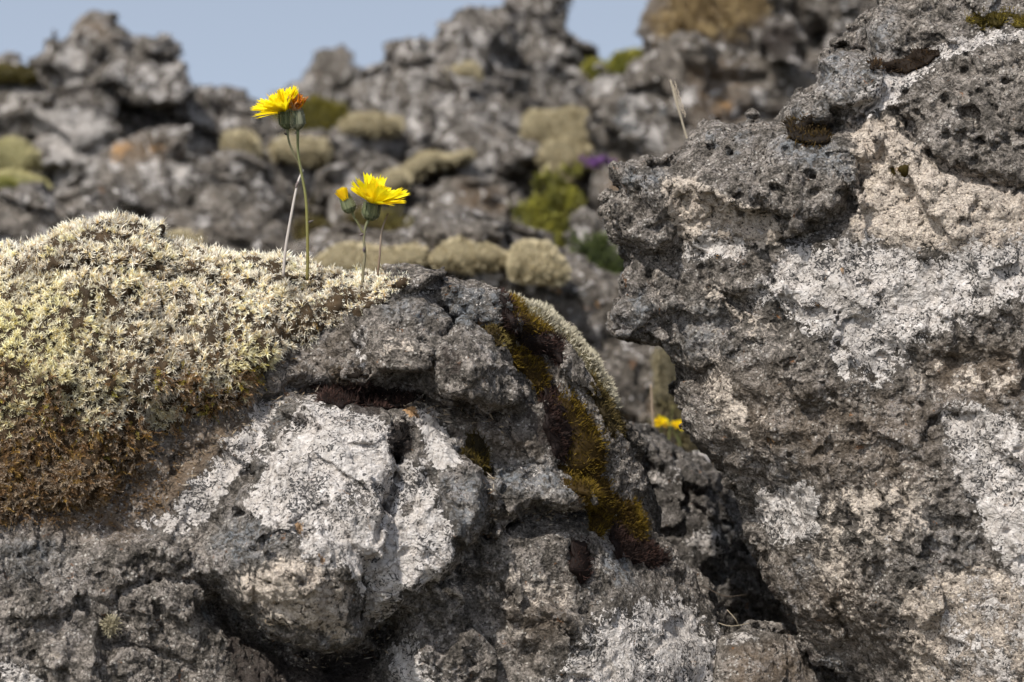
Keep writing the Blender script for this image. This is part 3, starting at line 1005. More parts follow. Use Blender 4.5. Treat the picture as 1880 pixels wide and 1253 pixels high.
masks_r = {
    'm_white': [([(1260, 470), (1300, 430), (1420, 450), (1560, 440), (1700, 470), (1860, 440), (2100, 440), (2100, 560), (1860, 545), (1780, 580), (1700, 610), (1640, 690), (1610, 720), (1560, 640), (1480, 610), (1400, 560), (1320, 500)], 40, 0.95),
                ([(1520, 620), (1560, 640), (1560, 725), (1530, 730)], 12, 0.8),
                ([(1385, 905), (1480, 880), (1510, 920), (1500, 985), (1430, 1000), (1395, 960)], 18, 1.0),
                ([(1730, 760), (1800, 740), (1870, 790), (2100, 760), (2100, 1100), (1880, 1100), (1800, 960), (1760, 860)], 30, 0.95),
                ([(1560, 180), (1640, 130), (1700, 90), (1800, 62), (2000, 40), (2000, 62), (1800, 85), (1720, 115), (1640, 190), (1580, 230)], 14, 0.95),
                ([(1690, 1080), (1800, 1050), (1900, 1100), (2000, 1253), (1720, 1300)], 40, 0.45),
                ([(1560, 1000), (1640, 960), (1700, 1050), (1640, 1100)], 40, 0.35),
                ([(1400, 440), (1440, 470), (1400, 520), (1290, 560), (1300, 480), (1360, 470)], 14, -0.8),
                ([(1500, 660), (1600, 740), (1480, 740)], 20, -0.7)],
    'm_tan': [([(1215, 330), (1270, 330), (1330, 362), (1425, 400), (1440, 440), (1400, 460), (1320, 440), (1260, 440), (1230, 400)], 22, 0.95),
              ([(1560, 230), (1640, 200), (1660, 260), (1700, 290), (1880, 360), (2100, 400), (2100, 470), (1800, 470), (1560, 450), (1580, 330)], 34, 0.9),
              ([(1120, 400), (1200, 460), (1240, 560), (1220, 610), (1150, 440)], 30, 0.42),
              ([(1240, 640), (1330, 640), (1420, 780), (1380, 880), (1300, 780)], 40, 0.48),
              ([(1250, 480), (1400, 480), (1700, 620), (1880, 660), (1880, 760), (1700, 760), (1560, 660), (1400, 660), (1260, 600)], 60, 0.40),
              ([(1420, 880), (1560, 860), (1600, 1000), (1640, 1200), (1560, 1180), (1450, 1050)], 60, 0.44),
              ([(1500, 880), (1700, 820), (1740, 960), (1640, 1100), (1540, 1020)], 60, 0.46),
              ([(1660, 1080), (1800, 1040), (2000, 1100), (2000, 1300), (1680, 1300)], 40, 0.95),
              ([(1700, 680), (1900, 660), (1900, 740), (1740, 740)], 30, 0.42)],
    'm_brown': [([(1300, 700), (1560, 720), (1700, 740), (1700, 900), (1500, 880), (1340, 820)], 60, 0.4), ([(1700, 640), (2000, 640), (2000, 760), (1720, 750)], 30, 0.5),
                ([(1420, 1030), (1560, 1060), (1640, 1200), (1500, 1150)], 50, 0.4)],
    'm_blue': [([(1410, 260), (1480, 240), (1575, 290), (1575, 330), (1500, 310), (1430, 290)], 14, 1.0), ([(1505, 165), (1512, 115), (1600, 105), (1610, 150), (1540, 190)], 14, 0.9),
               ([(1150, 310), (1230, 320), (1230, 345), (1150, 340)], 10, 0.9), ([(1240, 560), (1330, 560), (1330, 640), (1260, 650)], 25, 0.7), ([(1450, 200), (1510, 170), (1530, 200), (1470, 240)], 12, 0.7),
               ([(1590, 60), (1640, 20), (1640, 100)], 16, 0.9), ([(1700, 900), (1760, 1000), (1700, 1060)], 40, 0.4)],
    'm_orange': [([(1495, 555), (1510, 560), (1500, 570)], 5, 0.9), ([(1535, 495), (1550, 490), (1550, 505)], 4, 0.8), ([(1310, 465), (1325, 470), (1315, 478)], 4, 0.9), ([(1400, 790), (1430, 810), (1415, 830)], 8, 0.7),
                 ([(1635, 310), (1665, 305), (1660, 318)], 4, 0.8), ([(1600, 525), (1612, 525), (1606, 535)], 4, 0.9)],
    'm_dark': [([(1270, 300), (1330, 262), (1400, 275), (1380, 340), (1310, 350)], 20, 0.42), ([(1300, 580), (1400, 585), (1340, 620), (1260, 620)], 20, 0.4),
               ([(1140, 590), (1200, 600), (1200, 620), (1140, 610)], 8, 0.6), ([(1390, 1000), (1440, 1090), (1510, 1190), (1560, 1253), (1540, 1280), (1400, 1110)], 25, 0.6),  # leaning left underside, its shade painted into the colour
               ([(1250, 700), (1300, 790), (1360, 890), (1330, 880), (1270, 780)], 14, 0.5), ([(1740, 560), (1880, 590), (1880, 620), (1760, 610)], 20, 0.35)],
}
right_rock, rfront = build_rock("lichen_boulder", Y0, S(RB_POLY, RB_FRONT, 420, 46), lumps_r, cuts_r, pits_r, masks=masks_r, mat=M_ROCK, seed=4, amp=(7, 9), fine=3.6, h=5, jag=(19, 6), kmul=0.40, ftilt=0.75, wob=6, bias=4.0,
                                label="tall leaning boulder with cream and white lichen on its pitted face")

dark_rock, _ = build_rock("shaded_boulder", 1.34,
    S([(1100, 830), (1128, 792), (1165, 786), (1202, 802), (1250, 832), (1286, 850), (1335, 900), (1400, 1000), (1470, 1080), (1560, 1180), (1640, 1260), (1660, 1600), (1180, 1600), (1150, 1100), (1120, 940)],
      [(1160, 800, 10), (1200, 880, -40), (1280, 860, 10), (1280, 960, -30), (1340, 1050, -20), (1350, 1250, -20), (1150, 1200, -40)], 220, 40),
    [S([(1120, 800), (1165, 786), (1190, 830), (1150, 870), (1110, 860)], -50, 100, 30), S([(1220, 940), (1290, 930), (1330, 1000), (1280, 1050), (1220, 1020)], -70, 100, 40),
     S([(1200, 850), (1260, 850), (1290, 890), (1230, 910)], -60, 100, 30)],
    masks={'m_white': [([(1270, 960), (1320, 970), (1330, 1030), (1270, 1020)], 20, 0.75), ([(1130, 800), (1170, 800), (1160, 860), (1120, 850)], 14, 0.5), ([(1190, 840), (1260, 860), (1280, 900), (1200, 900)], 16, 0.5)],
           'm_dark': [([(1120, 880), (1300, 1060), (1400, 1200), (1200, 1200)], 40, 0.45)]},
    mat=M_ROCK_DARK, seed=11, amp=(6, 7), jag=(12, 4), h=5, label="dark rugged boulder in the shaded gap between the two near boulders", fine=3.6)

low_rock, _ = build_rock("crusted_stone", 1.12,
    S([(1316, 1195), (1330, 1168), (1362, 1156), (1402, 1160), (1440, 1176), (1474, 1200), (1484, 1225), (1520, 1270), (1540, 1340), (1520, 1700), (1320, 1700)],
      [(1340, 1170, 20), (1440, 1180, 30), (1380, 1230, -45), (1480, 1260, 0), (1400, 1400, -60)], 160, 40),
    [], masks={'m_white': [([(1316, 1190), (1360, 1155), (1420, 1165), (1400, 1185), (1340, 1195)], 12, 0.5)], 'm_brown': [([(1340, 1190), (1460, 1180), (1500, 1300), (1340, 1300)], 20, 0.6)],
              'm_tan': [([(1330, 1160), (1420, 1165), (1440, 1200), (1340, 1200)], 20, 0.45)]},
    mat=M_ROCK, seed=13, amp=(7, 6), h=5, label="small brown stone wedged at the foot of the near boulders")


# ------------------------------------------------------------------ moss
def surface_of(front, fallback, step=5.0, blur=2):
    """the built face of a rock as a relief, so that moss can lie on it"""
    Vx, N = front
    m = N[:, 2] < 0.35
    p = Vx[m]
    u0, v0 = p[:, 0].min() - 60, p[:, 1].min() - 60
    nu, nv = int((p[:, 0].max() + 60 - u0) / step) + 2, int((p[:, 1].max() + 60 - v0) / step) + 2
    g = np.full((nu, nv), 1e6)
    np.minimum.at(g, (((p[:, 0] - u0) / step).astype(int), ((p[:, 1] - v0) / step).astype(int)), p[:, 2])
    U, V = np.meshgrid(u0 + np.arange(nu) * step, v0 + np.arange(nv) * step, indexing='ij')
    fb = fallback(U, V)
    hole = g > 1e5
    # far from the rock fall back to the smooth relief
    g = np.where(hole, fb, g)
    g = np.minimum(g, fb + 160)
    for _ in range(blur):
        q = np.pad(g, 1, mode='edge')
        g = (q[:-2, 1:-1] + q[2:, 1:-1] + q[1:-1, :-2] + q[1:-1, 2:] + 2 * g) / 6

    def f(X, Y):
        a = np.clip((X - u0) / step, 0, nu - 1.001)
        b = np.clip((Y - v0) / step, 0, nv - 1.001)
        i, j = a.astype(int), b.astype(int)
        x, y = a - i, b - j
        return g[i, j] * (1 - x) * (1 - y) + g[i + 1, j] * x * (1 - y) + g[i, j + 1] * (1 - x) * y + g[i + 1, j + 1] * x * y
    return f


LS = surface_of(lfront, LB)


def on_left(c=0.0):
    return lambda U, V: LS(U, V) - c


def scatter(V, Q, n, rs, ok=None):
    """random points on the quads, more on larger ones; also the interpolated normals"""
    N, fn = vnormals(V, Q)
    a = np.linalg.norm(fn, axis=1)
    if ok is not None:
        a = a * ok
    qi = rs.choice(len(Q), n, p=a / a.sum())
    s, t = rs.rand(n, 1), rs.rand(n, 1)
    q = Q[qi]
    mixv = lambda A: (A[q[:, 0]] * (1 - s) + A[q[:, 1]] * s) * (1 - t) + (A[q[:, 3]] * (1 - s) + A[q[:, 2]] * s) * t
    nn = mixv(N)
    return mixv(V), nn / (np.linalg.norm(nn, axis=1, keepdims=True) + 1e-9), qi


def unit(a):
    return a / (np.linalg.norm(a, axis=-1, keepdims=True) + 1e-12)


def frames(d):
    ref = np.where(np.abs(d[:, 2:3]) < 0.9, np.array([[0, 0, 1.0]]), np.array([[1.0, 0, 0]]))
    s = unit(np.cross(d, ref))
    return s, np.cross(d, s)


def shoots(P, D, L, n_leaf, leaf_len, leaf_w, c_base, c_tip, rs, spread=(0.35, 1.0), along=(0.25, 1.0), curl=0.35, tipfrac=0.55):
    """leafy moss shoots: narrow tapering leaves round a short axis.  All in photo pixels."""
    n = len(P)
    s, t = frames(D)
    ph = (np.arange(n_leaf)[None] * 2.4 + rs.rand(n, 1) * 6.28 + rs.rand(n, n_leaf) * 0.6)[..., None]
    k = np.linspace(along[0], along[1], n_leaf)[None, :, None] + (rs.rand(n, n_leaf, 1) - 0.5) * 0.1
    org = P[:, None] + D[:, None] * k * L[:, None, None]
    rad = s[:, None] * np.cos(ph) + t[:, None] * np.sin(ph)
    sp = spread[1] + (spread[0] - spread[1]) * k
    dl = unit(rad * sp + D[:, None] * 1.0)
    side = unit(np.cross(dl, rad) + 1e-6)
    ll = (leaf_len[:, None, None] if np.ndim(leaf_len) else leaf_len) * (0.7 + 0.6 * rs.rand(n, n_leaf, 1))
    mid = org + dl * ll * 0.5
    tip = org + dl * ll + rad * ll * curl * (rs.rand(n, n_leaf, 1) - 0.15)
    w = leaf_w * (0.8 + 0.4 * rs.rand(n, n_leaf, 1))
    vs = np.stack([org - side * w * 0.35, org + side * w * 0.35, mid + side * w * 0.5, mid - side * w * 0.5, tip], 2)
    cb = c_base[:, None, None, :] * np.ones((n, n_leaf, 1, 3))
    ct = c_tip[:, None, None, :] * np.ones((n, n_leaf, 1, 3))
    jit = (0.8 + 0.4 * rs.rand(n, n_leaf, 1, 1))
    cb = cb * jit
    cm = cb * (1 - tipfrac) + ct * tipfrac
    cs = np.concatenate([cb * 0.8, cb * 0.8, cm, cm, ct], 2)
    m = n * n_leaf
    b = np.arange(m)[:, None] * 5
    return vs.reshape(-1, 3), np.clip(cs.reshape(-1, 3), 0, 1), b + np.array([[0, 1, 2, 3]]), b + np.array([[3, 2, 4]])


class Bag:
    def __init__(self):
        self.V, self.C, self.Q, self.T, self.n = [], [], [], [], 0

    def add(self, V, C, Q=None, T=None):
        if Q is not None and len(Q):
            self.Q.append(np.asarray(Q) + self.n)
        if T is not None and len(T):
            self.T.append(np.asarray(T) + self.n)
        self.V.append(np.asarray(V, float))
        C = np.asarray(C, float)
        self.C.append(np.tile(C, (len(V), 1)) if C.ndim == 1 else C)
        self.n += len(V)

    def obj(self, name, mat, parent=None, origin=None, Yc=Y0, smooth=True, world=False):
        F = []
        if self.Q:
            F.append(np.concatenate(self.Q))
        if self.T:
            F.append(np.concatenate(self.T))
        V = np.concatenate(self.V)
        if not world:
            V = to_world(V, Yc)
        return make_obj(name, V, F, mat, parent, cols=np.concatenate(self.C), smooth=smooth, origin=origin)


UP = np.array([0, -1.0, 0])

# the pale woolly carpet over the left boulder
MOSS_POLY = [(-240, 545), (-60, 510), (0, 487), (35, 470), (75, 455), (110, 432), (145, 416), (200, 414), (255, 420), (285, 436), (310, 456), (345, 468), (400, 482), (440, 494), (520, 495),
             (580, 500), (650, 505), (725, 510), (745, 522), (712, 535), (690, 558), (640, 592), (600, 615), (560, 635), (500, 668), (470, 692), (462, 722), (452, 738), (410, 748), (360, 762),
             (335, 790), (292, 812), (272, 850), (215, 880), (205, 915), (120, 940), (40, 944), (-240, 960)]


def moss_front(U, V):
    sd = poly_sd(MOSS_POLY, U, V)
    th = (44 - 22 * smooth01(U, 420, 620)) * (1 - np.exp(-np.clip(-sd, 0, None) / 30))
    o = np.minimum(LS(U, V), LB(U, V) + 25) - th
    o -= 60 * np.exp(-((U - 190) ** 2 + (V - 520) ** 2) / 120 ** 2)
    o -= 35 * np.exp(-((U - 400) ** 2 + (V - 640) ** 2) / 90 ** 2)
    o -= 40 * np.exp(-((U - 60) ** 2 + (V - 660) ** 2) / 110 ** 2)
    o -= 30 * np.exp(-((U - 250) ** 2 + (V - 690) ** 2) / 70 ** 2)
    o += 35 * np.exp(-((U - 300) ** 2 + (V - 780) ** 2) / 60 ** 2)
    o += 22 * np.exp(-((U - 310) ** 2 + (V - 560) ** 2) / 60 ** 2)
    return o


mV, mQ, mN, _ = build_rock("moss", Y0, S(MOSS_POLY, moss_front, 170, 34), [], h=6.5, amp=(15, 13), fine=5.0, wob=7, seed=21, subdiv=True, pitting=1.3, raw=True, jag=(0, 0))
rs = np.random.RandomState(5)
pal = dict(cream=(0.97, 0.92, 0.80), white=(0.90, 0.86, 0.78), yellow=(0.80, 0.60, 0.16), olive=(0.50, 0.44, 0.06), gold=(0.62, 0.38, 0.09),
           brown=(0.34, 0.21, 0.10), dark=(0.09, 0.062, 0.036), grey=(0.56, 0.49, 0.40))
pal = {k: np.array(v) for k, v in pal.items()}


cz = mN[mQ[:, 0], 2]
ok = ((cz < 0.45) & (mV[mQ[:, 0], 1] < 1000)) * (1.0 + 1.3 * smooth01(mV[mQ[:, 0], 0], 420, 600))
bag = Bag()
P, Nn, qi = scatter(mV, mQ, 36000, rs, ok)
big = noise3(P, 62, 2)
med = noise3(P, 26, 5)
edge = 780 + 70 * big + 35 * med - 0.16 * np.clip(P[:, 0] - 120, 0, 400)      # ragged limit where the carpet hangs dead
drape = smooth01(P[:, 1] - edge, -60, 40)
tongue = smooth01(noise3(P, 40, 33), 0.25, 0.55) * smooth01(P[:, 1], 640, 700)
drape = np.clip(np.maximum(drape, tongue * 0.8), 0, 1)
is_dr = rs.rand(len(P)) < drape
n = len(P)
creamy = np.clip(0.62 + 0.45 * smooth01(P[:, 0], 250, 560) + 0.4 * big + 0.35 * smooth01(-P[:, 1], -500, -430) - 0.25 * smooth01(P[:, 1], 560, 700) * (P[:, 0] < 300), 0, 1)[:, None]
green = np.clip(smooth01(-P[:, 0], -300, -40) * smooth01(P[:, 1], 470, 600) * (0.8 + 0.6 * med) + 0.5 * smooth01(med, 0.3, 0.6)
                + (np.hypot(P[:, 0] - 470, (P[:, 1] - 690) * 0.6) < 42) * 0.8, 0, 1)[:, None]
r = rs.rand(n, 1)
clump = np.clip(0.5 + 0.9 * noise3(P, 17, 9), 0, 1)[:, None]
warm = np.where(r < 0.5, pal['yellow'], np.where(r < 0.78, pal['gold'], np.where(r < 0.92, pal['brown'], pal['grey'])))
cb = warm * (1 - green * 0.6) + pal['olive'] * green * 0.75
brownish = np.clip(smooth01(noise3(P, 34, 14) + 0.35 * noise3(P, 90, 15), 0.02, 0.5)[:, None] * (P[:, :1] < 640) + 0.5 * smooth01(P[:, 1], 600, 760)[:, None], 0, 1)
cb = cb * (1 - 0.55 * brownish) + pal['brown'] * 0.55 * brownish
cb = cb * (0.7 + 0.5 * clump)
ct = pal['cream'] * (0.95 + 0.15 * creamy) * (1 - 0.25 * green) + green * np.array([0.26, 0.24, 0.03])
ct = ct * (0.8 + 0.3 * rs.rand(n, 1)) * (1 - 0.32 * brownish)
# upright shoots: leaning together over patches, larger and smaller
u = ~is_dr
flow = np.stack([noise3(P, 80, 50), noise3(P, 80, 51), noise3(P, 80, 52)], 1)[u]
size = (np.exp(rs.randn(u.sum()) * 0.42) * (0.8 + 0.45 * clump[u, 0]))
D = unit(Nn[u] * 0.75 + UP * 0.22 + flow * 0.75 + rs.randn(u.sum(), 3) * 0.42)
fine_r = smooth01(P[u, 0], 400, 600)
size = size * (1 - 0.38 * fine_r)
bag.add(*shoots(P[u] - Nn[u] * 3 - Nn[u] * (4 * (1 - clump[u])), D, 6.5 * size, 10, 7.2 * np.clip(size, 0.5, 1.6), 2.0, cb[u], ct[u], rs, spread=(0.5, 1.25), tipfrac=0.8))
# matted and drooping dead shoots at the lower edge
d_ = is_dr
nd = d_.sum()
flow = np.stack([noise3(P, 45, 60), noise3(P, 45, 61), noise3(P, 45, 62)], 1)[d_]
D = unit(Nn[d_] * 0.8 - UP * (0.45 * rs.rand(nd, 1)) + flow * 1.0 + rs.randn(nd, 3) * 0.5)
L = 9 + 20 * rs.rand(nd) ** 1.6
rr = rs.rand(nd, 1)
low = smooth01(P[d_, 1], 680, 880)[:, None]
pt = noise3(P[d_], 36, 70)[:, None]
cbd = np.where(rr < 0.10, pal['gold'] * 0.6, np.where(rr < 0.7, pal['brown'] * 0.75, pal['dark'] * 1.4)) * (1 - 0.3 * low)
tipd = np.where(rs.rand(nd, 1) < 0.55 + 0.3 * pt, pal['grey'] * np.array([1.0, 0.93, 0.85]), np.where(rs.rand(nd, 1) < 0.2, pal['gold'] * 0.85, pal['brown'] * np.array([1.0, 0.95, 0.95])))
tipd = np.where(rs.rand(nd, 1) < 0.12 * (1 - low), pal['olive'], tipd)
ctd = tipd * (1 - 0.2 * low) * (0.95 + 0.4 * rs.rand(nd, 1))
bag.add(*shoots(P[d_] + Nn[d_] * 1, D, L, 13, 8.0, 1.9, cbd, ctd, rs, spread=(0.35, 0.8), along=(0.0, 1.0), tipfrac=0.5))
# stray fragments on the soil below
ns = 420
su = np.concatenate([rs.uniform(-60, 330, ns // 2), rs.uniform(60, 300, ns - ns // 2)])
sv = np.where(su < 120, rs.uniform(900, 965, ns), rs.uniform(830, 960, ns)) - 0.25 * np.clip(su - 200, 0, 200)
sp = np.stack([su, sv, LS(su, sv) - 1], 1)
D = unit(rs.randn(ns, 3) * np.array([1, 0.5, 0.6]) + np.array([0, 0.1, -0.5]))
bag.add(*shoots(sp, D, 5 + 10 * rs.rand(ns), 7, 6, 1.5, np.tile(pal['brown'] * 0.5, (ns, 1)), np.tile(pal['brown'] * 0.9, (ns, 1)), rs, spread=(0.3, 0.6)))
# the matted base they grow from
bb = np.clip(0.5 + 0.7 * noise3(mV, 20, 3), 0, 1)[:, None]
carpet = bag
carpet.add(mV, pal['dark'] * 0.5 + pal['brown'] * 0.12 * bb, mQ)
o = carpet.obj("woolly_moss", M_LEAF)
tag(o, "pale woolly fringe moss carpet draped over the large left boulder", "moss", kind='stuff')


def litter():
    rs = np.random.RandomState(77)
    b = Bag()
    for pts, n, sp in (([(490, 735), (560, 722), (640, 722), (720, 728), (780, 742), (860, 768), (950, 772)], 170, 9), ([(895, 985), (900, 930), (898, 872)], 50, 7), ([(470, 1145), (560, 1212), (680, 1196), (705, 1150)], 130, 12),
                       ([(905, 962), (960, 948), (1040, 944), (1085, 935)], 90, 9), ([(460, 760), (400, 800), (340, 850), (280, 900)], 120, 18)):
        pts = np.array(pts, float)
        k = rs.randint(0, len(pts) - 1, n)
        t = rs.rand(n, 1)
        p = pts[k] * (1 - t) + pts[k + 1] * t + rs.randn(n, 2) * sp
        P3 = np.c_[p, LS(p[:, 0], p[:, 1]) - 1.0]
        d = unit(rs.randn(n, 3) * np.array([1, 0.6, 0.5]))
        s_, _ = frames(d)
        L = 2 + 9 * rs.rand(n, 1) ** 2
        w = 0.5 + 1.3 * rs.rand(n, 1)
        V = np.stack([P3 - d * L - s_ * w * 0.4, P3 - s_ * w, P3 + d * L, P3 + s_ * w - np.array([0, 0, 0.8])], 1).reshape(-1, 3)
        c = np.array([[0.30, 0.23, 0.15], [0.10, 0.065, 0.04], [0.05, 0.04, 0.03], [0.42, 0.36, 0.28]])[rs.randint(0, 4, n)]
        b.add(V, np.repeat(c, 4, 0), np.arange(n * 4).reshape(-1, 4))
    tag(b.obj("plant_litter", M_PLANT), "dry plant bits and grit caught in the cracks of the mossy boulder", "litter", kind='stuff')


litter()


def bristle_cushion(poly, thick, n, cols, label, seed, length=10, Yc=Y0, front=None, back=120, cat='moss', name='moss_cushion', group='dark moss cushions on the boulder', tips=None, width=1.5, h=5.0, lean=0.25, root=0.35, rough=(6, 6), wob=13, spray=0.5, flat=0.8):
    rs = np.random.RandomState(seed)
    if 31 <= seed <= 39:
        cc = np.mean(poly, 0)
        poly = [tuple(cc + (np.array(p) - cc) * 1.16) for p in poly]
    fr0 = front if front is not None else on_left(0.0)

    def fr(U, V):
        sd = poly_sd(poly, U, V)
        return fr0(U, V) - thick * flat * (0.75 + 0.5 * noise3(np.stack([U.ravel(), V.ravel(), U.ravel() * 0 + seed * 9.0], 1), 26, seed).reshape(U.shape)) * (1 - np.exp(-np.clip(-sd, 0, None) / (thick * 0.8)))
    if seed < 100:
        n = int(n * 1.8)
        thick = thick * 0.75
    V_, Q_, N_, _ = build_rock("c", Yc, S(poly, fr, back, 18), [], h=h, amp=rough, fine=1.5, wob=wob, seed=seed, subdiv=False, pitting=0.0, raw=True, jag=(0, 0))
    ok = N_[Q_[:, 0], 2] < 0.4
    P, Nn, _ = scatter(V_, Q_, n, rs, ok)
    nz = noise3(P, 22, seed)
    D = unit(Nn + UP * lean + rs.randn(n, 3) * spray)
    s, t = frames(D)
    ph = rs.rand(n, 1) * 6.28
    side = s * np.cos(ph) + t * np.sin(ph)
    L = length * (0.45 + 1.0 * rs.rand(n, 1))
    tip = P + D * L + side * 0.15 * L
    mid = P + D * L * 0.55
    w = width * (0.7 + 0.6 * rs.rand(n, 1))
    vs = np.stack([P - side * w * 0.5, P + side * w * 0.5, mid + side * w * 0.5, mid - side * w * 0.5, tip], 1)
    f = np.clip(0.5 + nz * 0.9 + rs.randn(n) * 0.2, 0, 1)[:, None]
    c0, c1 = np.array(cols[0]), np.array(cols[1])
    ct = c0 * (1 - f) + c1 * f
    if tips is not None:
        ct = ct * 0.4 + np.array(tips) * 0.6
    cb = ct * root
    cs = np.stack([cb, cb, ct * 0.75 + cb * 0.25, ct * 0.75 + cb * 0.25, ct], 1)
    b = np.arange(n)[:, None] * 5
    bg_ = Bag()
    bg_.add(vs.reshape(-1, 3), cs.reshape(-1, 3), b + np.array([[0, 1, 2, 3]]), b + np.array([[3, 2, 4]]))
    bg_.add(V_, np.array(cols[0]) * 0.5, Q_)
    o = bg_.obj(name, M_LEAF, Yc=Yc)
    return tag(o, label, cat, group)


GOLD = ((0.085, 0.050, 0.010), (0.25, 0.165, 0.018))
MAROON = ((0.030, 0.018, 0.015), (0.085, 0.045, 0.035))
OLIVE = ((0.09, 0.06, 0.02), (0.30, 0.23, 0.07))
bristle_cushion([(936, 562), (958, 558), (985, 578), (992, 600), (970, 612), (948, 600)], 20, 1500, GOLD, "golden brown moss cushion topmost on the boulder's right shoulder", 31)
bristle_cushion([(920, 548), (935, 555), (950, 600), (985, 610), (1012, 625), (1015, 655), (985, 648), (955, 628), (932, 590)], 13, 1700, MAROON, "maroon moss mat below the topmost golden moss cushion", 32)
bristle_cushion([(945, 632), (968, 645), (998, 665), (1002, 700), (985, 715), (965, 690), (948, 660)], 18, 1500, GOLD, "small golden green moss cushion beside the upper rock knob", 33)
bristle_cushion([(895, 595), (925, 600), (945, 625), (948, 652), (925, 640), (905, 620)], 14, 1000, OLIVE, "greyish olive moss tuft on the edge of the upper rock knob", 34, front=on_left(0), back=60)
bristle_cushion([(1015, 735), (1045, 740), (1085, 770), (1105, 820), (1108, 870), (1130, 905), (1128, 945), (1100, 935), (1060, 905), (1030, 850), (1050, 800)], 30, 4200, GOLD, "largest golden brown moss cushion down the boulder's right flank", 35, back=160)
bristle_cushion([(1005, 745), (1035, 760), (1050, 800), (1040, 845), (1018, 838), (1000, 790)], 20, 1700, MAROON, "dark maroon moss beside the largest golden moss cushion", 36)
bristle_cushion([(1085, 935), (1108, 930), (1128, 950), (1125, 975), (1100, 985), (1083, 965)], 20, 1100, GOLD, "small round golden moss cushion under the largest one", 37)
bristle_cushion([(1125, 930), (1155, 925), (1185, 950), (1188, 985), (1160, 985), (1135, 960)], 18, 1300, GOLD, "lowest golden moss cushion at the boulder's right edge", 38)
bristle_cushion([(985, 700), (1005, 705), (1030, 735), (1045, 760), (1020, 760), (1000, 735)], 14, 1000, MAROON, "maroon moss linking the small golden cushion to the largest one", 51)
bristle_cushion([(1120, 965), (1155, 975), (1190, 990), (1235, 1025), (1215, 1035), (1180, 1030), (1140, 1025), (1120, 1000)], 14, 1800, MAROON, "maroon moss mat trailing below the lowest golden cushion", 39)
bristle_cushion([(1060, 1005), (1078, 1000), (1082, 1040), (1092, 1060), (1070, 1068), (1056, 1045)], 12, 700, MAROON, "isolated dark moss tuft low on the boulder's grey face", 40)
bristle_cushion([(735, 780), (748, 775), (758, 800), (755, 835), (735, 850), (714, 835), (718, 800)], 12, 800, ((0.018, 0.014, 0.012), (0.055, 0.042, 0.035)), "blackish moss tuft between the white lichen patches of the bulge", 41, front=on_left(0), back=0)
bristle_cushion([(845, 815), (872, 815), (895, 838), (900, 868), (880, 860), (855, 840)], 16, 900, ((0.04, 0.028, 0.008), (0.15, 0.105, 0.015)), "dark olive moss in the hollow above the grey ledge", 42, front=on_left(0), back=60)
bristle_cushion([(560, 712), (640, 695), (700, 702), (770, 715), (800, 735), (740, 745), (660, 735), (590, 728)], 12, 2300, MAROON, "long maroon moss band in the crevice above the white bulge", 43, front=on_left(0), back=60)
bristle_cushion([(620, 680), (650, 668), (675, 680), (660, 698), (632, 700)], 9, 500, ((0.04, 0.028, 0.02), (0.12, 0.09, 0.06)), "thin brown moss rosette left of the upper rock knob", 44, front=on_left(0), back=60)
bristle_cushion([(1070, 690), (1092, 690), (1118, 715), (1135, 760), (1138, 800), (1118, 810), (1100, 760), (1078, 730)], 22, 2300, ((0.06, 0.042, 0.014), (0.24, 0.18, 0.06)), "dull brown moss cushion hanging at the end of the pale rim", 45, back=260)
# pale rim of woolly moss on the far edge of the boulder
RIM = [(912, 541), (935, 545), (990, 575), (1045, 622), (1085, 655), (1112, 695), (1128, 735), (1100, 742), (1072, 700), (1040, 655), (1000, 620), (950, 580)]
bristle_cushion(RIM, 26, 4200, ((0.42, 0.36, 0.20), (0.62, 0.54, 0.34)), "narrow rim of pale woolly moss on the boulder's far right shoulder", 46, front=lambda U, V: LB(U, V) + 55, back=300, tips=(0.75, 0.70, 0.58), length=11, width=1.8, group='pale woolly moss')
# moss on the right boulder
RB = Relief(RB_FRONT)
RSF = surface_of(rfront, RB)
bristle_cushion([(1770, 28), (1800, 16), (1860, 18), (1960, 30), (1960, 62), (1880, 50), (1820, 52), (1780, 46)], 16, 2600, ((0.10, 0.075, 0.012), (0.30, 0.23, 0.03)), "yellow green moss cushion on top of the tall leaning boulder", 47, front=lambda U, V: RSF(U, V) + 4, back=200, group='moss on the tall boulder')
bristle_cushion([(1455, 222), (1480, 215), (1510, 228), (1512, 248), (1485, 252), (1462, 240)], 10, 800, ((0.03, 0.02, 0.012), (0.12, 0.075, 0.02)), "dark brown moss tuft in the notch above the overhanging brow", 48, front=RSF, back=120, group='moss on the tall boulder')
bristle_cushion([(1600, 118), (1640, 108), (1690, 100), (1720, 98), (1680, 118), (1630, 128)], 8, 900, ((0.04, 0.025, 0.015), (0.13, 0.075, 0.03)), "thin rusty moss line behind the white ridge of the tall boulder", 49, front=RSF, back=200, group='moss on the tall boulder')
bristle_cushion([(1637, 312), (1650, 306), (1665, 312), (1660, 322), (1642, 322)], 6, 260, ((0.10, 0.07, 0.012), (0.24, 0.17, 0.02)), "tiny gold moss plug in a hole of the tall boulder", 50, front=lambda U, V: RSF(U, V) + 2, back=20, length=5, group='moss on the tall boulder')

# small pale lichen rosette low on the left boulder
rs = np.random.RandomState(8)
bag = Bag()
n = 150
dirs = unit(rs.randn(n, 3) + np.array([0, -0.25, -0.8]))
c0 = np.array([203, 1150, LS(np.array([203.0]), np.array([1150.0]))[0] - 4])
bag.add(*shoots(np.tile(c0, (n, 1)) + dirs * 6, dirs, 9 + 5 * rs.rand(n), 3, 7.0, 2.2, np.tile([0.30, 0.26, 0.16], (n, 1)), np.tile([0.50, 0.45, 0.32], (n, 1)), rs))
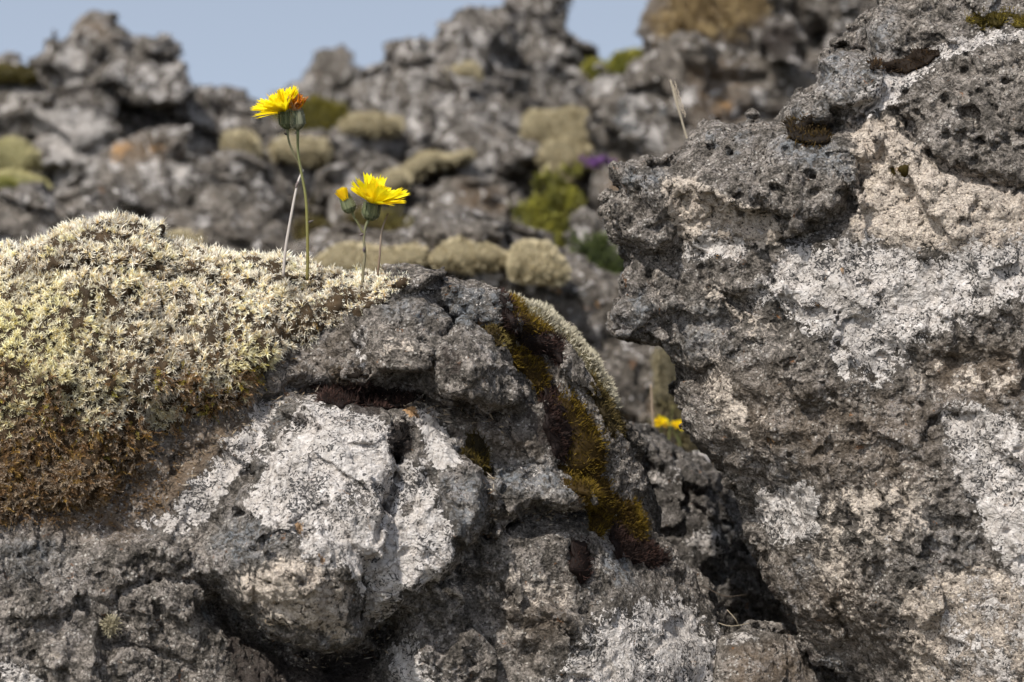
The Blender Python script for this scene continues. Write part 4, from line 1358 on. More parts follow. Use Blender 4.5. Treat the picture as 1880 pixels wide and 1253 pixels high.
# a body behind the branches and a root strand holding it to the rock
th = np.linspace(0, 2 * np.pi, 10, endpoint=False)
ring = lambda c, r: np.stack([c[0] + r * np.cos(th), c[1] + r * np.sin(th), np.full(10, c[2])], 1)
rings = np.concatenate([ring(c0 + [0, 0, -8], 4), ring(c0, 9), ring(c0 + [0, 0, 90], 7)])
I = np.arange(30).reshape(3, 10)
qd = np.concatenate([np.stack([I[k], np.roll(I[k], -1), np.roll(I[k + 1], -1), I[k + 1]], 1) for k in (0, 1)])
bag.add(rings, (0.2, 0.17, 0.11), qd)
o = bag.obj("lichen_tuft", M_LEAF)
tag(o, "small pale branching lichen tuft low on the grey boulder face", "lichen")


# ------------------------------------------------------------------ flowers and stalks
def tube(bag, pts, radii, col, seg=9, cap=True):
    """smooth tube through points (u, v, w), radii in photo pixels"""
    pts = np.asarray(pts, float)
    n0 = len(pts)
    tt = np.linspace(0, n0 - 1, (n0 - 1) * 5 + 1)
    # Catmull-Rom
    Pp = np.vstack([2 * pts[0] - pts[1], pts, 2 * pts[-1] - pts[-2]])
    out = []
    for x in tt:
        i = min(int(x), n0 - 2)
        f = x - i
        a, b, c, d = Pp[i:i + 4]
        out.append(0.5 * ((2 * b) + (-a + c) * f + (2 * a - 5 * b + 4 * c - d) * f * f + (-a + 3 * b - 3 * c + d) * f ** 3))
    C = np.array(out)
    R = np.interp(tt, np.arange(n0), radii)
    T = unit(np.gradient(C, axis=0))
    s, t = frames(T)
    th = np.linspace(0, 2 * np.pi, seg, endpoint=False)
    V = C[:, None] + R[:, None, None] * (s[:, None] * np.cos(th)[None, :, None] + t[:, None] * np.sin(th)[None, :, None])
    m = len(C)
    I = np.arange(m * seg).reshape(m, seg)
    Q = np.stack([I[:-1], I[1:], np.roll(I[1:], -1, 1), np.roll(I[:-1], -1, 1)], -1).reshape(-1, 4)
    Vv = np.concatenate([V.reshape(-1, 3), C[:1], C[-1:]])
    e0, e1 = m * seg, m * seg + 1
    Tt = np.concatenate([np.stack([I[0], np.roll(I[0], -1), np.full(seg, e0)], 1), np.stack([np.roll(I[-1], -1), I[-1], np.full(seg, e1)], 1)])
    if callable(col):
        cc = np.concatenate([np.repeat(col(np.linspace(0, 1, m)), seg, 0), col(np.array([0.0, 1.0]))])
    else:
        cc = np.array(col, float)
    bag.add(Vv, cc, Q, Tt)
    return C, T


def ligules(bag, c, axis, n, rs, length, width, elev, ring_r, col, spread_filter=None, droop=0.15, thick=None):
    """strap petals with five-toothed ends round a head"""
    axis = unit(np.array(axis, float))
    s, t = frames(axis[None])
    s, t = s[0], t[0]
    for i in range(n):
        ph = i * 2.39996 + rs.rand() * 0.4
        r = s * math.cos(ph) + t * math.sin(ph)
        e = math.radians(rs.uniform(*elev))
        L = length * rs.uniform(0.82, 1.1)
        if spread_filter:
            L *= spread_filter(r)
        w = width * rs.uniform(0.8, 1.15)
        d = unit(r * math.cos(e) + axis * math.sin(e))
        side = unit(np.cross(d, axis))
        twist = rs.uniform(-0.35, 0.35)
        nrm = np.cross(side, d)
        side = unit(side + nrm * twist)
        nrm = np.cross(side, d)
        nL, nW = 7, 5
        V = []
        org = np.array(c, float) + r * ring_r + axis * rs.uniform(0, 4)
        bend = rs.uniform(-0.5, 1.0) * droop
        for a in range(nL + 1):
            x = a / nL
            ww = w * (0.32 + 0.68 * min(1, x * 1.9)) * (1.0 if x < 0.9 else 0.96)
            for b in range(nW):
                y = (b / (nW - 1) - 0.5)
                p = org + d * L * x + side * ww * y + nrm * (-bend * L * x * x + 0.9 * (y * 2) ** 2 * w * 0.12)
                if a == nL:
                    p = p + d * L * (0.07 if b % 2 == 0 else -0.055) * rs.uniform(0.6, 1.3)
                V.append(p)
        I = np.arange((nL + 1) * nW).reshape(nL + 1, nW)
        Q = np.stack([I[:-1, :-1], I[:-1, 1:], I[1:, 1:], I[1:, :-1]], -1).reshape(-1, 4)
        cc = np.array(col) * np.array([1.0, rs.uniform(0.86, 1.06), 1.0])
        bag.add(np.array(V), cc, Q)


def involucre(bag, base, top, r0, r1, rs, n=26, cols=((0.06, 0.08, 0.035), (0.24, 0.26, 0.14)), hairs=140):
    """urn of overlapping narrow bracts with hairs; base and top are axis ends"""
    base, top = np.array(base, float), np.array(top, float)
    ax = top - base
    H = np.linalg.norm(ax)
    a = ax / H
    prof = lambda x: r0 * (0.35 + 0.65 * math.sin(min(1, x * 2.2) * math.pi / 2)) * (1 - x) + (r1) * x if x < 1 else r1
    rad = [prof(x) if x > 0 else r0 * 0.25 for x in np.linspace(0, 1, 7)]
    tube(bag, [base + ax * x for x in np.linspace(0, 1, 7)], rad, cols[0], seg=14)
    s, t = frames(a[None])
    s, t = s[0], t[0]
    for row, (x0, x1, m) in enumerate(((0.0, 0.55, n // 2), (0.15, 0.85, n // 2), (0.3, 1.08, n))):
        for i in range(m):
            ph = 2 * math.pi * (i + 0.5 * row) / m + rs.uniform(-0.1, 0.1)
            r = s * math.cos(ph) + t * math.sin(ph)
            sd = np.cross(a, r)
            V = []
            for x in np.linspace(0, 1, 5):
                xx = x0 + (x1 - x0) * x
                rr = (prof(min(xx, 0.999)) if xx > 0.02 else r0 * 0.3) + 1.0 + 0.4 * row
                ww = 2 * math.pi * r0 / n * 1.1 * (1 - x ** 3)
                p = base + ax * xx + r * rr
                V += [p - sd * ww * 0.5, p + r * 0.7, p + sd * ww * 0.5]
            I = np.arange(15).reshape(5, 3)
            Q = np.stack([I[:-1, :-1], I[:-1, 1:], I[1:, 1:], I[1:, :-1]], -1).reshape(-1, 4)
            c0, c1 = np.array(cols[0]), np.array(cols[1])
            f = rs.uniform(0, 1)
            cl = np.tile((c0 * (1 - f) + c1 * f)[None], (15, 1))
            cl[1::3] *= 0.6
            bag.add(np.array(V), cl, Q)
    if hairs:
        P = []
        for _ in range(hairs):
            ph, x = rs.uniform(0, 6.28), rs.uniform(0.05, 0.9)
            r = s * math.cos(ph) + t * math.sin(ph)
            P.append((base + ax * x + r * (prof(x) + 1), unit(r + a * rs.uniform(-0.2, 0.5))))
        p = np.array([q[0] for q in P])
        d = np.array([q[1] for q in P])
        sd, _ = frames(d)
        L = rs.uniform(2.5, 5.5, (hairs, 1))
        V = np.stack([p - sd * 0.22, p + sd * 0.22, p + d * L], 1).reshape(-1, 3)
        bag.add(V, (0.38, 0.37, 0.32), None, np.arange(hairs * 3).reshape(-1, 3))


def stem_hairs(bag, C, T, n, rs, rad=2.0, col=(0.45, 0.42, 0.33)):
    i = rs.randint(0, len(C), n)
    s, t = frames(T[i])
    ph = rs.rand(n, 1) * 6.28
    r = s * np.cos(ph) + t * np.sin(ph)
    p = C[i] + r * rad * 0.8 + T[i] * rs.uniform(-3, 3, (n, 1))
    L = rs.uniform(2, 4.5, (n, 1))
    V = np.stack([p - T[i] * 0.2, p + T[i] * 0.2, p + r * L], 1).reshape(-1, 3)
    bag.add(V, col, None, np.arange(n * 3).reshape(-1, 3))


YEL = (0.96, 0.84, 0.012)
GREEN = (0.20, 0.20, 0.075)


def grad(*stops):
    st = np.array(stops)
    return lambda x: np.stack([np.interp(x, st[:, 0], st[:, k]) for k in (1, 2, 3)], 1)


def sub(bag, name, mat, root, parent=None):
    o = bag.obj(name, mat, origin=np.array(root.location))
    o.location = (0, 0, 0)
    o.parent = parent or root
    return o


# tall plant with an open and a withered head
rs = np.random.RandomState(12)
root = empty("hawkweed", to_world((564, 492, -5), Y0))
tag(root, "taller yellow hawkweed with an open and a withered head on a forked stem", "flower", "hawkweeds on the moss")
b = Bag()
C1, T1 = tube(b, [(564, 515, -5), (565, 470, -3), (564, 410, 0), (561, 360, 2), (552, 310, 0), (547, 275, -6), (547, 238, -14)], [3.0, 3.0, 2.9, 2.7, 2.5, 2.4, 2.9],
              grad((0, 0.17, 0.14, 0.045), (0.4, 0.20, 0.19, 0.06), (0.8, 0.20, 0.21, 0.10), (1, 0.13, 0.15, 0.07)))
stem_hairs(b, C1, T1, 170, rs, 2.6)
st = sub(b, "stem", M_PLANT, root)
b = Bag()
C1, T1 = tube(b, [(550, 304, 2), (540, 284, -4), (530, 258, -8), (527, 232, -8)], [2.0, 1.9, 2.0, 2.6], grad((0, 0.22, 0.19, 0.11), (1, 0.15, 0.16, 0.09)))
stem_hairs(b, C1, T1, 60, rs, 1.9)
sub(b, "branch", M_PLANT, root)
for (x, y, w_, L, ang) in ((566, 409, 0, 11, 20), (548, 243, 0, 7, 200), (527, 247, -8, 6, 160), (566, 455, 0, 8, 250)):
    d = np.array([math.cos(math.radians(ang)), -math.sin(math.radians(ang)), -0.3])
    b = Bag()
    tube(b, [np.array([x, y, w_]), np.array([x, y, w_]) + d * L * 0.5, np.array([x, y, w_]) + d * L], [2.2, 2.6, 0.4], (0.09, 0.075, 0.07), 7)
    sub(b, "bract", M_PLANT, root)
b = Bag()
ligules(b, (524, 205, -4), (-0.52, -0.84, -0.12), 40, rs, 53, 13.5, (20, 46), 6, YEL, droop=0.08, spread_filter=lambda r: 1.0 - 0.25 * max(0.0, r[0]))
ligules(b, (523, 203, -4), (-0.5, -0.86, -0.12), 24, rs, 36, 10, (45, 78), 4, (0.95, 0.80, 0.010), droop=0.10)
fh = sub(b, "flower_head", M_PETAL, root)
b = Bag()
involucre(b, (527, 237, -8), (524, 205, -11), 13, 12, rs)
sub(b, "involucre", M_PLANT, root, fh)
b = Bag()
tube(b, [(546, 214, -16), (544, 200, -16), (542, 190, -16)], [9, 9, 7], (0.50, 0.30, 0.17), 12)
for _ in range(130):
    p = np.array([543, 196, -18]) + rs.randn(3) * np.array([5, 3, 5])
    d = unit(np.array([rs.uniform(-0.8, 0.9), -1.0, rs.uniform(-0.8, 0.8)]))
    e = p + d * rs.uniform(10, 22)
    tube(b, [p, (p + e) / 2 + rs.randn(3) * 2, e + rs.randn(3) * 3], [1.6, 1.5, 1.0], [(0.80, 0.30, 0.010), (0.85, 0.42, 0.01), (0.62, 0.20, 0.02), (0.55, 0.32, 0.16)][rs.randint(4)], 5)
wh = sub(b, "withered_head", M_PETAL, root)
b = Bag()
involucre(b, (547, 238, -14), (544, 203, -16), 15.5, 10, rs, n=28, cols=((0.08, 0.095, 0.055), (0.30, 0.30, 0.20)), hairs=180)
sub(b, "involucre", M_PLANT, root, wh)

# shorter plant with an open head and a bud
root = empty("hawkweed", to_world((667, 500, 0), Y0))
tag(root, "shorter yellow hawkweed with one open head and a closed bud", "flower", "hawkweeds on the moss")
b = Bag()
C1, T1 = tube(b, [(666, 520, 0), (667, 495, 0), (670, 468, 0), (668, 440, 0), (671, 418, 0), (678, 402, 0)], [2.9, 2.8, 2.7, 2.5, 2.4, 3.2],
              grad((0, 0.20, 0.17, 0.10), (0.5, 0.21, 0.19, 0.12), (1, 0.15, 0.16, 0.08)))
stem_hairs(b, C1, T1, 110, rs, 2.5)
sub(b, "stem", M_PLANT, root)
b = Bag()
C1, T1 = tube(b, [(668, 430, 0), (658, 412, -2), (650, 398, -4), (646, 388, -4)], [2.0, 2.0, 2.0, 2.6], grad((0, 0.18, 0.17, 0.08), (1, 0.15, 0.16, 0.08)))
stem_hairs(b, C1, T1, 60, rs, 1.9)
sub(b, "branch", M_PLANT, root)
for (x, y, w_, L, ang) in ((668, 462, -2, 9, 80), (667, 430, 0, 8, 200)):
    d = np.array([math.cos(math.radians(ang)), -math.sin(math.radians(ang)), -0.3])
    b = Bag()
    tube(b, [np.array([x, y, w_]), np.array([x, y, w_]) + d * L * 0.5, np.array([x, y, w_]) + d * L], [2.6, 2.8, 0.5], (0.13, 0.10, 0.10), 7)
    sub(b, "bract", M_PLANT, root)
b = Bag()
ligules(b, (684, 375, 0), (0.30, -0.93, -0.16), 44, rs, 58, 14.5, (14, 46), 7, YEL, spread_filter=lambda r: 1.0 - 0.2 * max(0.0, -r[0]), droop=0.08)
ligules(b, (684, 372, 0), (0.26, -0.95, -0.15), 28, rs, 38, 10.5, (45, 80), 5, (0.95, 0.80, 0.010), droop=0.10)
fh = sub(b, "flower_head", M_PETAL, root)
b = Bag()
involucre(b, (678, 405, 0), (684, 374, 0), 15.5, 14, rs, n=30)
sub(b, "involucre", M_PLANT, root, fh)
b = Bag()
involucre(b, (645, 391, -4), (632, 360, -6), 14, 8, rs, n=24, hairs=110)
bd = sub(b, "bud", M_PLANT, root)
b = Bag()
ligules(b, (635, 368, -14), (-0.42, -0.9, 0), 26, rs, 20, 5.5, (66, 86), 6, (0.93, 0.70, 0.01), droop=0.0)
sub(b, "bud_petals", M_PETAL, root, bd)

# dead flower stalks
b = Bag()
tube(b, [(520, 508, -8), (524, 460, -6), (534, 400, -4), (545, 343, 0), (552, 322, 3), (557, 312, 3)], [3.0, 2.9, 2.6, 2.3, 2.0, 1.5],
     grad((0, 0.42, 0.37, 0.33), (0.6, 0.50, 0.45, 0.41), (1, 0.55, 0.52, 0.50)))
tube(b, [(543, 345, -1), (546, 338, -3), (547, 333, -4)], [2.0, 3.0, 0.8], (0.20, 0.16, 0.15), 7)
o = b.obj("dead_stalk", M_PLANT)
tag(o, "bare whitish dead stalk leaning behind the taller hawkweed", "stalk", "dead stalks on the moss")
b = Bag()
tube(b, [(692, 515, 5), (697, 470, 5), (700, 430, 6), (706, 408, 7), (713, 392, 8)], [2.0, 2.0, 1.9, 1.6, 1.3], grad((0, 0.17, 0.11, 0.07), (0.6, 0.30, 0.24, 0.19), (1, 0.14, 0.09, 0.05)))
o = b.obj("dead_stalk", M_PLANT)
tag(o, "thin brown dead stalk right of the shorter hawkweed", "stalk", "dead stalks on the moss")

# dry grass behind the boulders
b = Bag()
tube(b, [(1290, 330, 0), (1268, 275, 0), (1252, 222, 0), (1240, 180, 0), (1231, 147, 0)], [2.0, 2.0, 2.0, 2.6, 1.2], (0.42, 0.36, 0.27))
for k in range(9):
    x = 0.62 + 0.035 * k
    c = np.array([1290 + (1231 - 1290) * x + 4, 330 + (147 - 330) * x, 0])
    tube(b, [c, c + np.array([(-1) ** k * 2.5 - 2, -8, 0]), c + np.array([(-1) ** k * 2 - 5, -16, 0])], [0.8, 1.3, 0.4], (0.45, 0.38, 0.29), 6)
b.obj("grass_stalk", M_PLANT, Yc=1.28)
tag(bpy.data.objects["grass_stalk"], "single dry grass stalk rising behind the tall leaning boulder", "grass stalk")

# ------------------------------------------------------------------ the lava field behind
def far_rock(poly, Yc, label, seed, nl=4, white=(), brown=(), orange=(), dark=(), tan=(), mat=None, k=None, name="boulder", group="boulders of the lava field behind",
             depth=None, lumps=(), slope=0.45, amp=(6, 8), h=5.5, cat='rock', drop=None, cuts=()):
    rs = np.random.RandomState(seed * 13 + 5)
    A = np.asarray(poly, float)
    lo, hi = A.min(0), A.max(0)
    size = min(hi - lo)
    k = k or max(9, 0.08 * size)
    c = A.mean(0)
    fr = [(lo[0], lo[1], 0.10 * size), (hi[0], lo[1], 0.10 * size), (c[0], c[1], -0.22 * size), (lo[0], hi[1], -slope * size), (hi[0], hi[1], -slope * size + 0.1 * size), (lo[0], c[1], 0.05 * size), (hi[0], c[1], 0.12 * size)]
    R = Relief(fr)
    ls = list(lumps)
    for i in range((nl + 1) // 2):
        for _ in range(50):
            p = lo + rs.rand(2) * (hi - lo)
            if poly_sd(poly, p[:1], p[1:])[0] < -0.10 * size:
                break
        r = size * rs.uniform(0.2, 0.42)
        an = np.sort(rs.rand(7) * 6.28)
        rr = r * rs.uniform(0.65, 1.2, 7)
        st = rs.uniform(1.0, 1.7)
        pp = np.stack([p[0] + rr * np.cos(an) * st, p[1] + rr * np.sin(an)], 1)
        w0 = float(R(p[:1], p[1:])[0]) - size * rs.uniform(0.04, 0.16)
        ls.append(S([tuple(x) for x in pp], [(p[0], p[1] - r, w0 + 0.25 * r), (p[0] - r, p[1] + r, w0 - 0.2 * r), (p[0] + r, p[1] + r, w0 - 0.1 * r)], w0 + size * 0.6, max(8, r * 0.15), 3))
    masks = {'m_white': [(q, 16, 1.0) for q in white], 'm_brown': [(q, 14, 1.0) for q in brown], 'm_orange': [(q, 12, 0.75) for q in orange], 'm_dark': [(q, 16, 0.7) for q in dark],
             'm_tan': [(q, 20, 0.7) for q in tan]}
    o, _ = build_rock(name, Yc, S(poly, fr, depth or 0.8 * size, k), ls, cuts, h=h if size > 60 else 3.5, amp=amp if size > 60 else (3, 2), fine=3.5 if size > 60 else 1.5, wob=8 if size > 60 else 3, masks=masks, mat=mat or M_FAR, label=label, cat=cat, group=group, seed=seed,
                      subdiv=False, pitting=0.8, jag=((0.12 if size < 60 else 1.0) * 25, (0.12 if size < 60 else 1.0) * 8), lam=1.0, bias=-2.0 if size < 60 else 5.0, ftilt=rs.uniform(0.05, 0.55), fsq=(0.75, 1.9, 0.9))
    return o


# left: the stacked outcrop
far_rock([(107, 84), (134, 60), (178, 36), (198, 42), (204, 64), (231, 75), (268, 79), (298, 70), (327, 88), (331, 114), (348, 144), (353, 168), (318, 184), (268, 188), (235, 174), (188, 150), (161, 154), (124, 172), (108, 146), (94, 128)],
         4.6, "rounded dark lava block capping the stacked outcrop against the sky", 101, 5, white=[[(112, 88), (145, 84), (150, 150), (120, 155)], [(205, 118), (225, 118), (222, 138), (206, 136)], [(262, 118), (282, 122), (278, 142), (260, 138)], [(290, 120), (326, 114), (325, 132), (296, 136)]],
         brown=[[(150, 45), (190, 42), (195, 62), (150, 66)]], cuts=[([(230, 85), (290, 110), (320, 112)], 7, 28), ([(110, 150), (175, 140), (190, 110)], 6, 16)])
far_rock([(200, 180), (255, 190), (349, 176), (395, 169), (415, 188), (429, 214), (438, 260), (436, 470), (200, 470)], 4.75, "broad grey lava block directly under the capping block, right side", 102, 7,
         white=[[(390, 175), (410, 180), (408, 200), (392, 198)], [(345, 205), (380, 205), (385, 235), (350, 230)]])
far_rock([(60, 210), (92, 190), (124, 172), (161, 152), (201, 164), (216, 200), (205, 241), (195, 300), (190, 470), (80, 470), (84, 302), (86, 262)], 4.5, "tall grey block under the capping block with pale pink lichen face", 103, 5,
         white=[[(90, 225), (120, 200), (200, 195), (200, 240), (170, 300), (150, 345), (98, 340), (92, 280)], [(66, 205), (105, 195), (108, 232), (78, 238)]])
far_rock([(201, 290), (228, 262), (262, 252), (302, 262), (352, 286), (398, 302), (404, 330), (385, 372), (345, 400), (300, 480), (140, 490), (134, 395), (141, 352), (168, 318)], 3.9, "grey lava boulder with orange lichen on its top edge, before the outcrop", 104, 6,
         white=[[(265, 308), (285, 305), (288, 345), (268, 350)], [(218, 352), (248, 350), (256, 376), (222, 382)], [(310, 300), (352, 305), (370, 330), (320, 345)], [(150, 320), (170, 310), (170, 345), (150, 350)]],
         orange=[[(200, 262), (250, 254), (250, 275), (205, 305)], [(268, 262), (305, 266), (300, 282), (270, 280)]], brown=[[(195, 258), (255, 250), (310, 264), (300, 290), (210, 310)]])
far_rock([(-80, 150), (0, 138), (40, 133), (85, 140), (118, 160), (112, 200), (80, 222), (62, 262), (20, 280), (10, 470), (-80, 470)], 4.8, "flat grey shelf of lava left of the stacked outcrop", 105, 5,
         white=[[(20, 160), (55, 155), (65, 175), (25, 180)], [(78, 150), (110, 165), (105, 190), (70, 185)], [(62, 205), (112, 196), (108, 232), (66, 238)]], orange=[[(85, 170), (108, 176), (104, 192), (90, 190)]])
far_rock([(-60, 395), (0, 376), (40, 366), (82, 358), (130, 390), (142, 430), (130, 640), (-60, 640)], 2.9, "low speckled boulder behind the highest hump of pale moss", 106, 5, white=[[(35, 362), (52, 362), (50, 378), (38, 376)], [(85, 362), (98, 362), (98, 376), (86, 376)], [(0, 425), (18, 430), (16, 460), (0, 460)]])
far_rock([(372, 380), (392, 305), (430, 288), (470, 292), (496, 322), (507, 370), (495, 470), (440, 520), (380, 500)], 3.7, "dark jagged boulder left of the taller hawkweed", 107, 5, white=[[(425, 300), (440, 298), (440, 320), (428, 322)], [(462, 320), (485, 318), (488, 350), (465, 352)]])
far_rock([(240, 430), (290, 405), (340, 396), (400, 402), (465, 420), (512, 458), (525, 500), (540, 700), (240, 700)], 2.7, "long low boulder peeping over the pale moss left of the hawkweeds", 108, 6, white=[[(265, 405), (290, 395), (300, 410), (275, 420)], [(365, 398), (380, 396), (385, 412), (368, 414)]], mat=M_MID)
far_rock([(488, 300), (500, 268), (540, 258), (598, 270), (612, 312), (604, 372), (585, 470), (510, 470), (492, 350)], 4.1, "speckled boulder with a mossy flat top behind the taller stem", 109, 5, white=[[(540, 300), (570, 295), (575, 330), (545, 335)], [(575, 340), (600, 335), (598, 370), (578, 365)]])
far_rock([(540, 200), (575, 140), (603, 118), (625, 106), (646, 128), (664, 148), (700, 160), (720, 215), (720, 260), (540, 260)], 8.0, "small pointed rock peak on the skyline between the outcrops", 110, 3, slope=0.2, white=[[(612, 188), (630, 186), (630, 202), (614, 202)]], h=5)

far_rock([(95, 200), (130, 160), (190, 150), (330, 172), (405, 200), (430, 240), (440, 480), (90, 480)], 5.3, "dark lava mass filling in behind the stacked outcrop", 128, 4)
# centre: the large jagged outcrop
far_rock([(860, 80), (880, 48), (928, 28), (936, 0), (950, -30), (1012, -24), (1030, 25), (1024, 62), (1052, 95), (1088, 128), (1104, 180), (1115, 215), (1120, 420), (900, 420), (880, 140)], 5.2, "rugged lava peak forming the summit of the central outcrop", 111, 8,
         white=[[(1040, 150), (1060, 140), (1070, 180), (1045, 185)], [(1000, 110), (1020, 120), (1010, 150), (990, 140)], [(900, 60), (930, 60), (920, 90), (900, 85)]], brown=[[(860, 40), (900, 30), (900, 60), (865, 70)]],
         cuts=[([(935, 20), (960, 90), (950, 180)], 8, 28), ([(1000, 60), (1020, 100), (1080, 150)], 7, 20)])
far_rock([(655, 230), (648, 182), (680, 152), (725, 130), (728, 86), (745, 66), (776, 67), (792, 84), (830, 62), (870, 46), (922, 62), (942, 150), (930, 240), (900, 470), (660, 470)], 4.9, "broken grey lava crag with a square knob on its left crest", 112, 8,
         white=[[(745, 140), (770, 120), (785, 160), (760, 185)], [(700, 190), (725, 180), (730, 210), (705, 220)], [(850, 90), (880, 100), (870, 140), (845, 130)], [(860, 60), (900, 60), (905, 85), (870, 90)]],
         cuts=[([(728, 130), (790, 120), (820, 90)], 8, 26), ([(800, 160), (850, 200), (840, 250)], 8, 26)])
far_rock([(738, 290), (742, 225), (762, 180), (800, 158), (880, 168), (958, 190), (985, 235), (968, 300), (910, 345), (900, 470), (760, 470), (760, 325)], 4.45, "speckled grey block in the middle of the central outcrop", 113, 8,
         white=[[(750, 205), (770, 195), (770, 240), (752, 245)], [(868, 210), (900, 205), (900, 240), (870, 240)], [(920, 205), (950, 215), (955, 240), (925, 240)], [(890, 250), (920, 250), (925, 280), (895, 285)], [(800, 180), (830, 175), (830, 200), (805, 200)]],
         cuts=[([(780, 262), (830, 255), (870, 262)], 9, 45), ([(800, 200), (840, 170)], 8, 25)])
far_rock([(905, 290), (918, 275), (945, 275), (985, 305), (980, 325), (950, 318), (920, 305)], 4.15, "pale slanting slab stone lodged on the central outcrop", 114, 1, white=[[(905, 280), (985, 280), (985, 322), (905, 318)]], k=14, amp=(4, 4))
far_rock([(726, 340), (770, 298), (850, 272), (958, 272), (1000, 310), (1002, 362), (960, 402), (950, 520), (760, 520), (738, 380)], 4.0, "brown grey boulder below the dark hollow of the central outcrop", 115, 7,
         white=[[(850, 300), (885, 290), (890, 325), (855, 330)], [(890, 285), (910, 280), (915, 320), (895, 330)]], brown=[[(740, 360), (830, 350), (850, 430), (760, 440)]], cuts=[([(850, 340), (900, 370), (930, 420)], 8, 25), ([(900, 320), (980, 350)], 7, 24)])
far_rock([(598, 268), (622, 235), (700, 228), (738, 256), (742, 312), (735, 470), (620, 470), (606, 305)], 4.3, "squat grey boulder capped by pale moss left of the central outcrop", 116, 6, white=[[(640, 240), (668, 238), (668, 272), (642, 274)], [(612, 262), (630, 258), (630, 285), (614, 288)], [(690, 255), (710, 255), (712, 275), (692, 278)]])
far_rock([(604, 325), (630, 308), (700, 298), (742, 312), (738, 345), (700, 470), (610, 470)], 3.8, "low flat slab under the squat moss capped boulder", 117, 4, white=[[(612, 312), (642, 308), (642, 325), (615, 326)]])
far_rock([(745, 405), (790, 350), (850, 332), (935, 345), (965, 395), (975, 450), (960, 560), (740, 560)], 3.5, "dull brown boulder behind the shorter hawkweed", 118, 7, white=[[(945, 405), (972, 420), (968, 440), (948, 430)], [(742, 395), (760, 390), (760, 410), (745, 412)]], brown=[[(840, 335), (920, 345), (930, 390), (850, 390)]], mat=M_MID)
far_rock([(1060, 160), (1100, 128), (1150, 140), (1160, 200), (1140, 260), (1100, 420), (1040, 420), (1050, 240)], 4.6, "pale speckled boulder in the saddle right of the central peak", 119, 4, white=[[(1088, 138), (1130, 140), (1130, 185), (1095, 190)]])

# right: the big outcrop behind the tall boulder
far_rock([(1185, 95), (1195, 50), (1210, 10), (1240, -50), (1400, -70), (1620, -70), (1625, 60), (1600, 420), (1300, 440), (1190, 420)], 3.9, "large brown lava outcrop with dry grass on top behind the tall boulder", 120, 10,
         brown=[[(1190, 20), (1400, -60), (1410, 40), (1330, 70), (1200, 80)]], white=[[(1515, 70), (1545, 65), (1545, 105), (1518, 105)]], dark=[[(1400, 50), (1480, 40), (1480, 110), (1400, 110)]], cuts=[([(1420, 100), (1470, 108), (1500, 60)], 16, 80), ([(1460, 10), (1475, 70)], 10, 45)], mat=M_MID, slope=0.3)  # dark: the hole by the jutting stone, with its shade painted in
far_rock([(1385, 60), (1410, 40), (1455, 45), (1472, 75), (1460, 108), (1420, 115), (1390, 95)], 3.4, "rounded dark stone jutting from the big brown outcrop", 121, 2, dark=[[(1385, 40), (1475, 40), (1475, 115), (1385, 115)]], amp=(6, 6))
far_rock([(1098, 330), (1112, 262), (1140, 190), (1165, 122), (1232, 84), (1330, 92), (1450, 122), (1530, 130), (1520, 240), (1440, 520), (1140, 560), (1110, 430)], 3.4, "brown and grey lava face with orange stains left of the tall boulder", 122, 10,
         white=[[(1155, 170), (1180, 165), (1185, 195), (1160, 200)], [(1190, 230), (1220, 240), (1215, 280), (1190, 275)], [(1250, 170), (1275, 165), (1275, 190), (1252, 192)], [(1385, 175), (1400, 175), (1400, 192), (1386, 192)]],
         brown=[[(1260, 120), (1360, 110), (1380, 220), (1280, 230)], [(1120, 290), (1180, 320), (1160, 420), (1110, 400)]], orange=[[(1310, 175), (1350, 180), (1350, 205), (1315, 200)], [(1280, 165), (1300, 165), (1300, 180), (1282, 180)]],
         cuts=[([(1165, 175), (1200, 165), (1225, 185)], 10, 45), ([(1230, 90), (1280, 140), (1400, 150)], 12, 30), ([(1300, 240), (1380, 210), (1440, 220)], 10, 30)], mat=M_MID)
far_rock([(1050, 400), (1072, 380), (1098, 400), (1090, 450), (1100, 560), (1060, 560), (1046, 460)], 3.1, "narrow upright grey stone in the green hollow", 123, 2, white=[[(1060, 420), (1078, 415), (1078, 450), (1062, 455)]], amp=(6, 6))
far_rock([(950, 400), (968, 395), (985, 425), (978, 445), (960, 435)], 3.3, "small whitish stone beside the green hollow", 124, 1, white=[[(945, 390), (990, 390), (990, 450), (945, 450)]], k=12, amp=(3, 3))

# middle distance, just behind the near boulder
far_rock([(440, 560), (520, 490), (570, 470), (640, 462), (760, 470), (830, 450), (920, 462), (1000, 490), (1060, 522), (1112, 560), (1180, 625), (1218, 700), (1212, 900), (1150, 1060), (600, 1060), (480, 700)], 2.25,
         "long brown grey boulder with pale moss mounds just behind the near boulder", 125, 12, white=[[(858, 505), (882, 502), (882, 522), (860, 524)], [(890, 508), (912, 506), (914, 526), (892, 528)], [(1140, 610), (1165, 620), (1160, 640), (1140, 635)]],
         orange=[[(1080, 548), (1110, 552), (1108, 572), (1085, 570)], [(1010, 530), (1050, 535), (1048, 545), (1012, 542)]], mat=M_MID, slope=0.3, amp=(9, 11))
far_rock([(500, 470), (560, 440), (640, 432), (760, 428), (800, 445), (790, 520), (500, 560)], 2.5, "low dark ledge of rock under the pale moss behind the hawkweeds", 126, 4, mat=M_MID)
far_rock([(1198, 640), (1240, 645), (1262, 690), (1262, 740), (1240, 1000), (1200, 1000)], 1.95, "pale mossy boulder seen through the gap", 127, 2, brown=[[(1190, 700), (1280, 700), (1280, 800), (1190, 800)]], mat=M_MID)


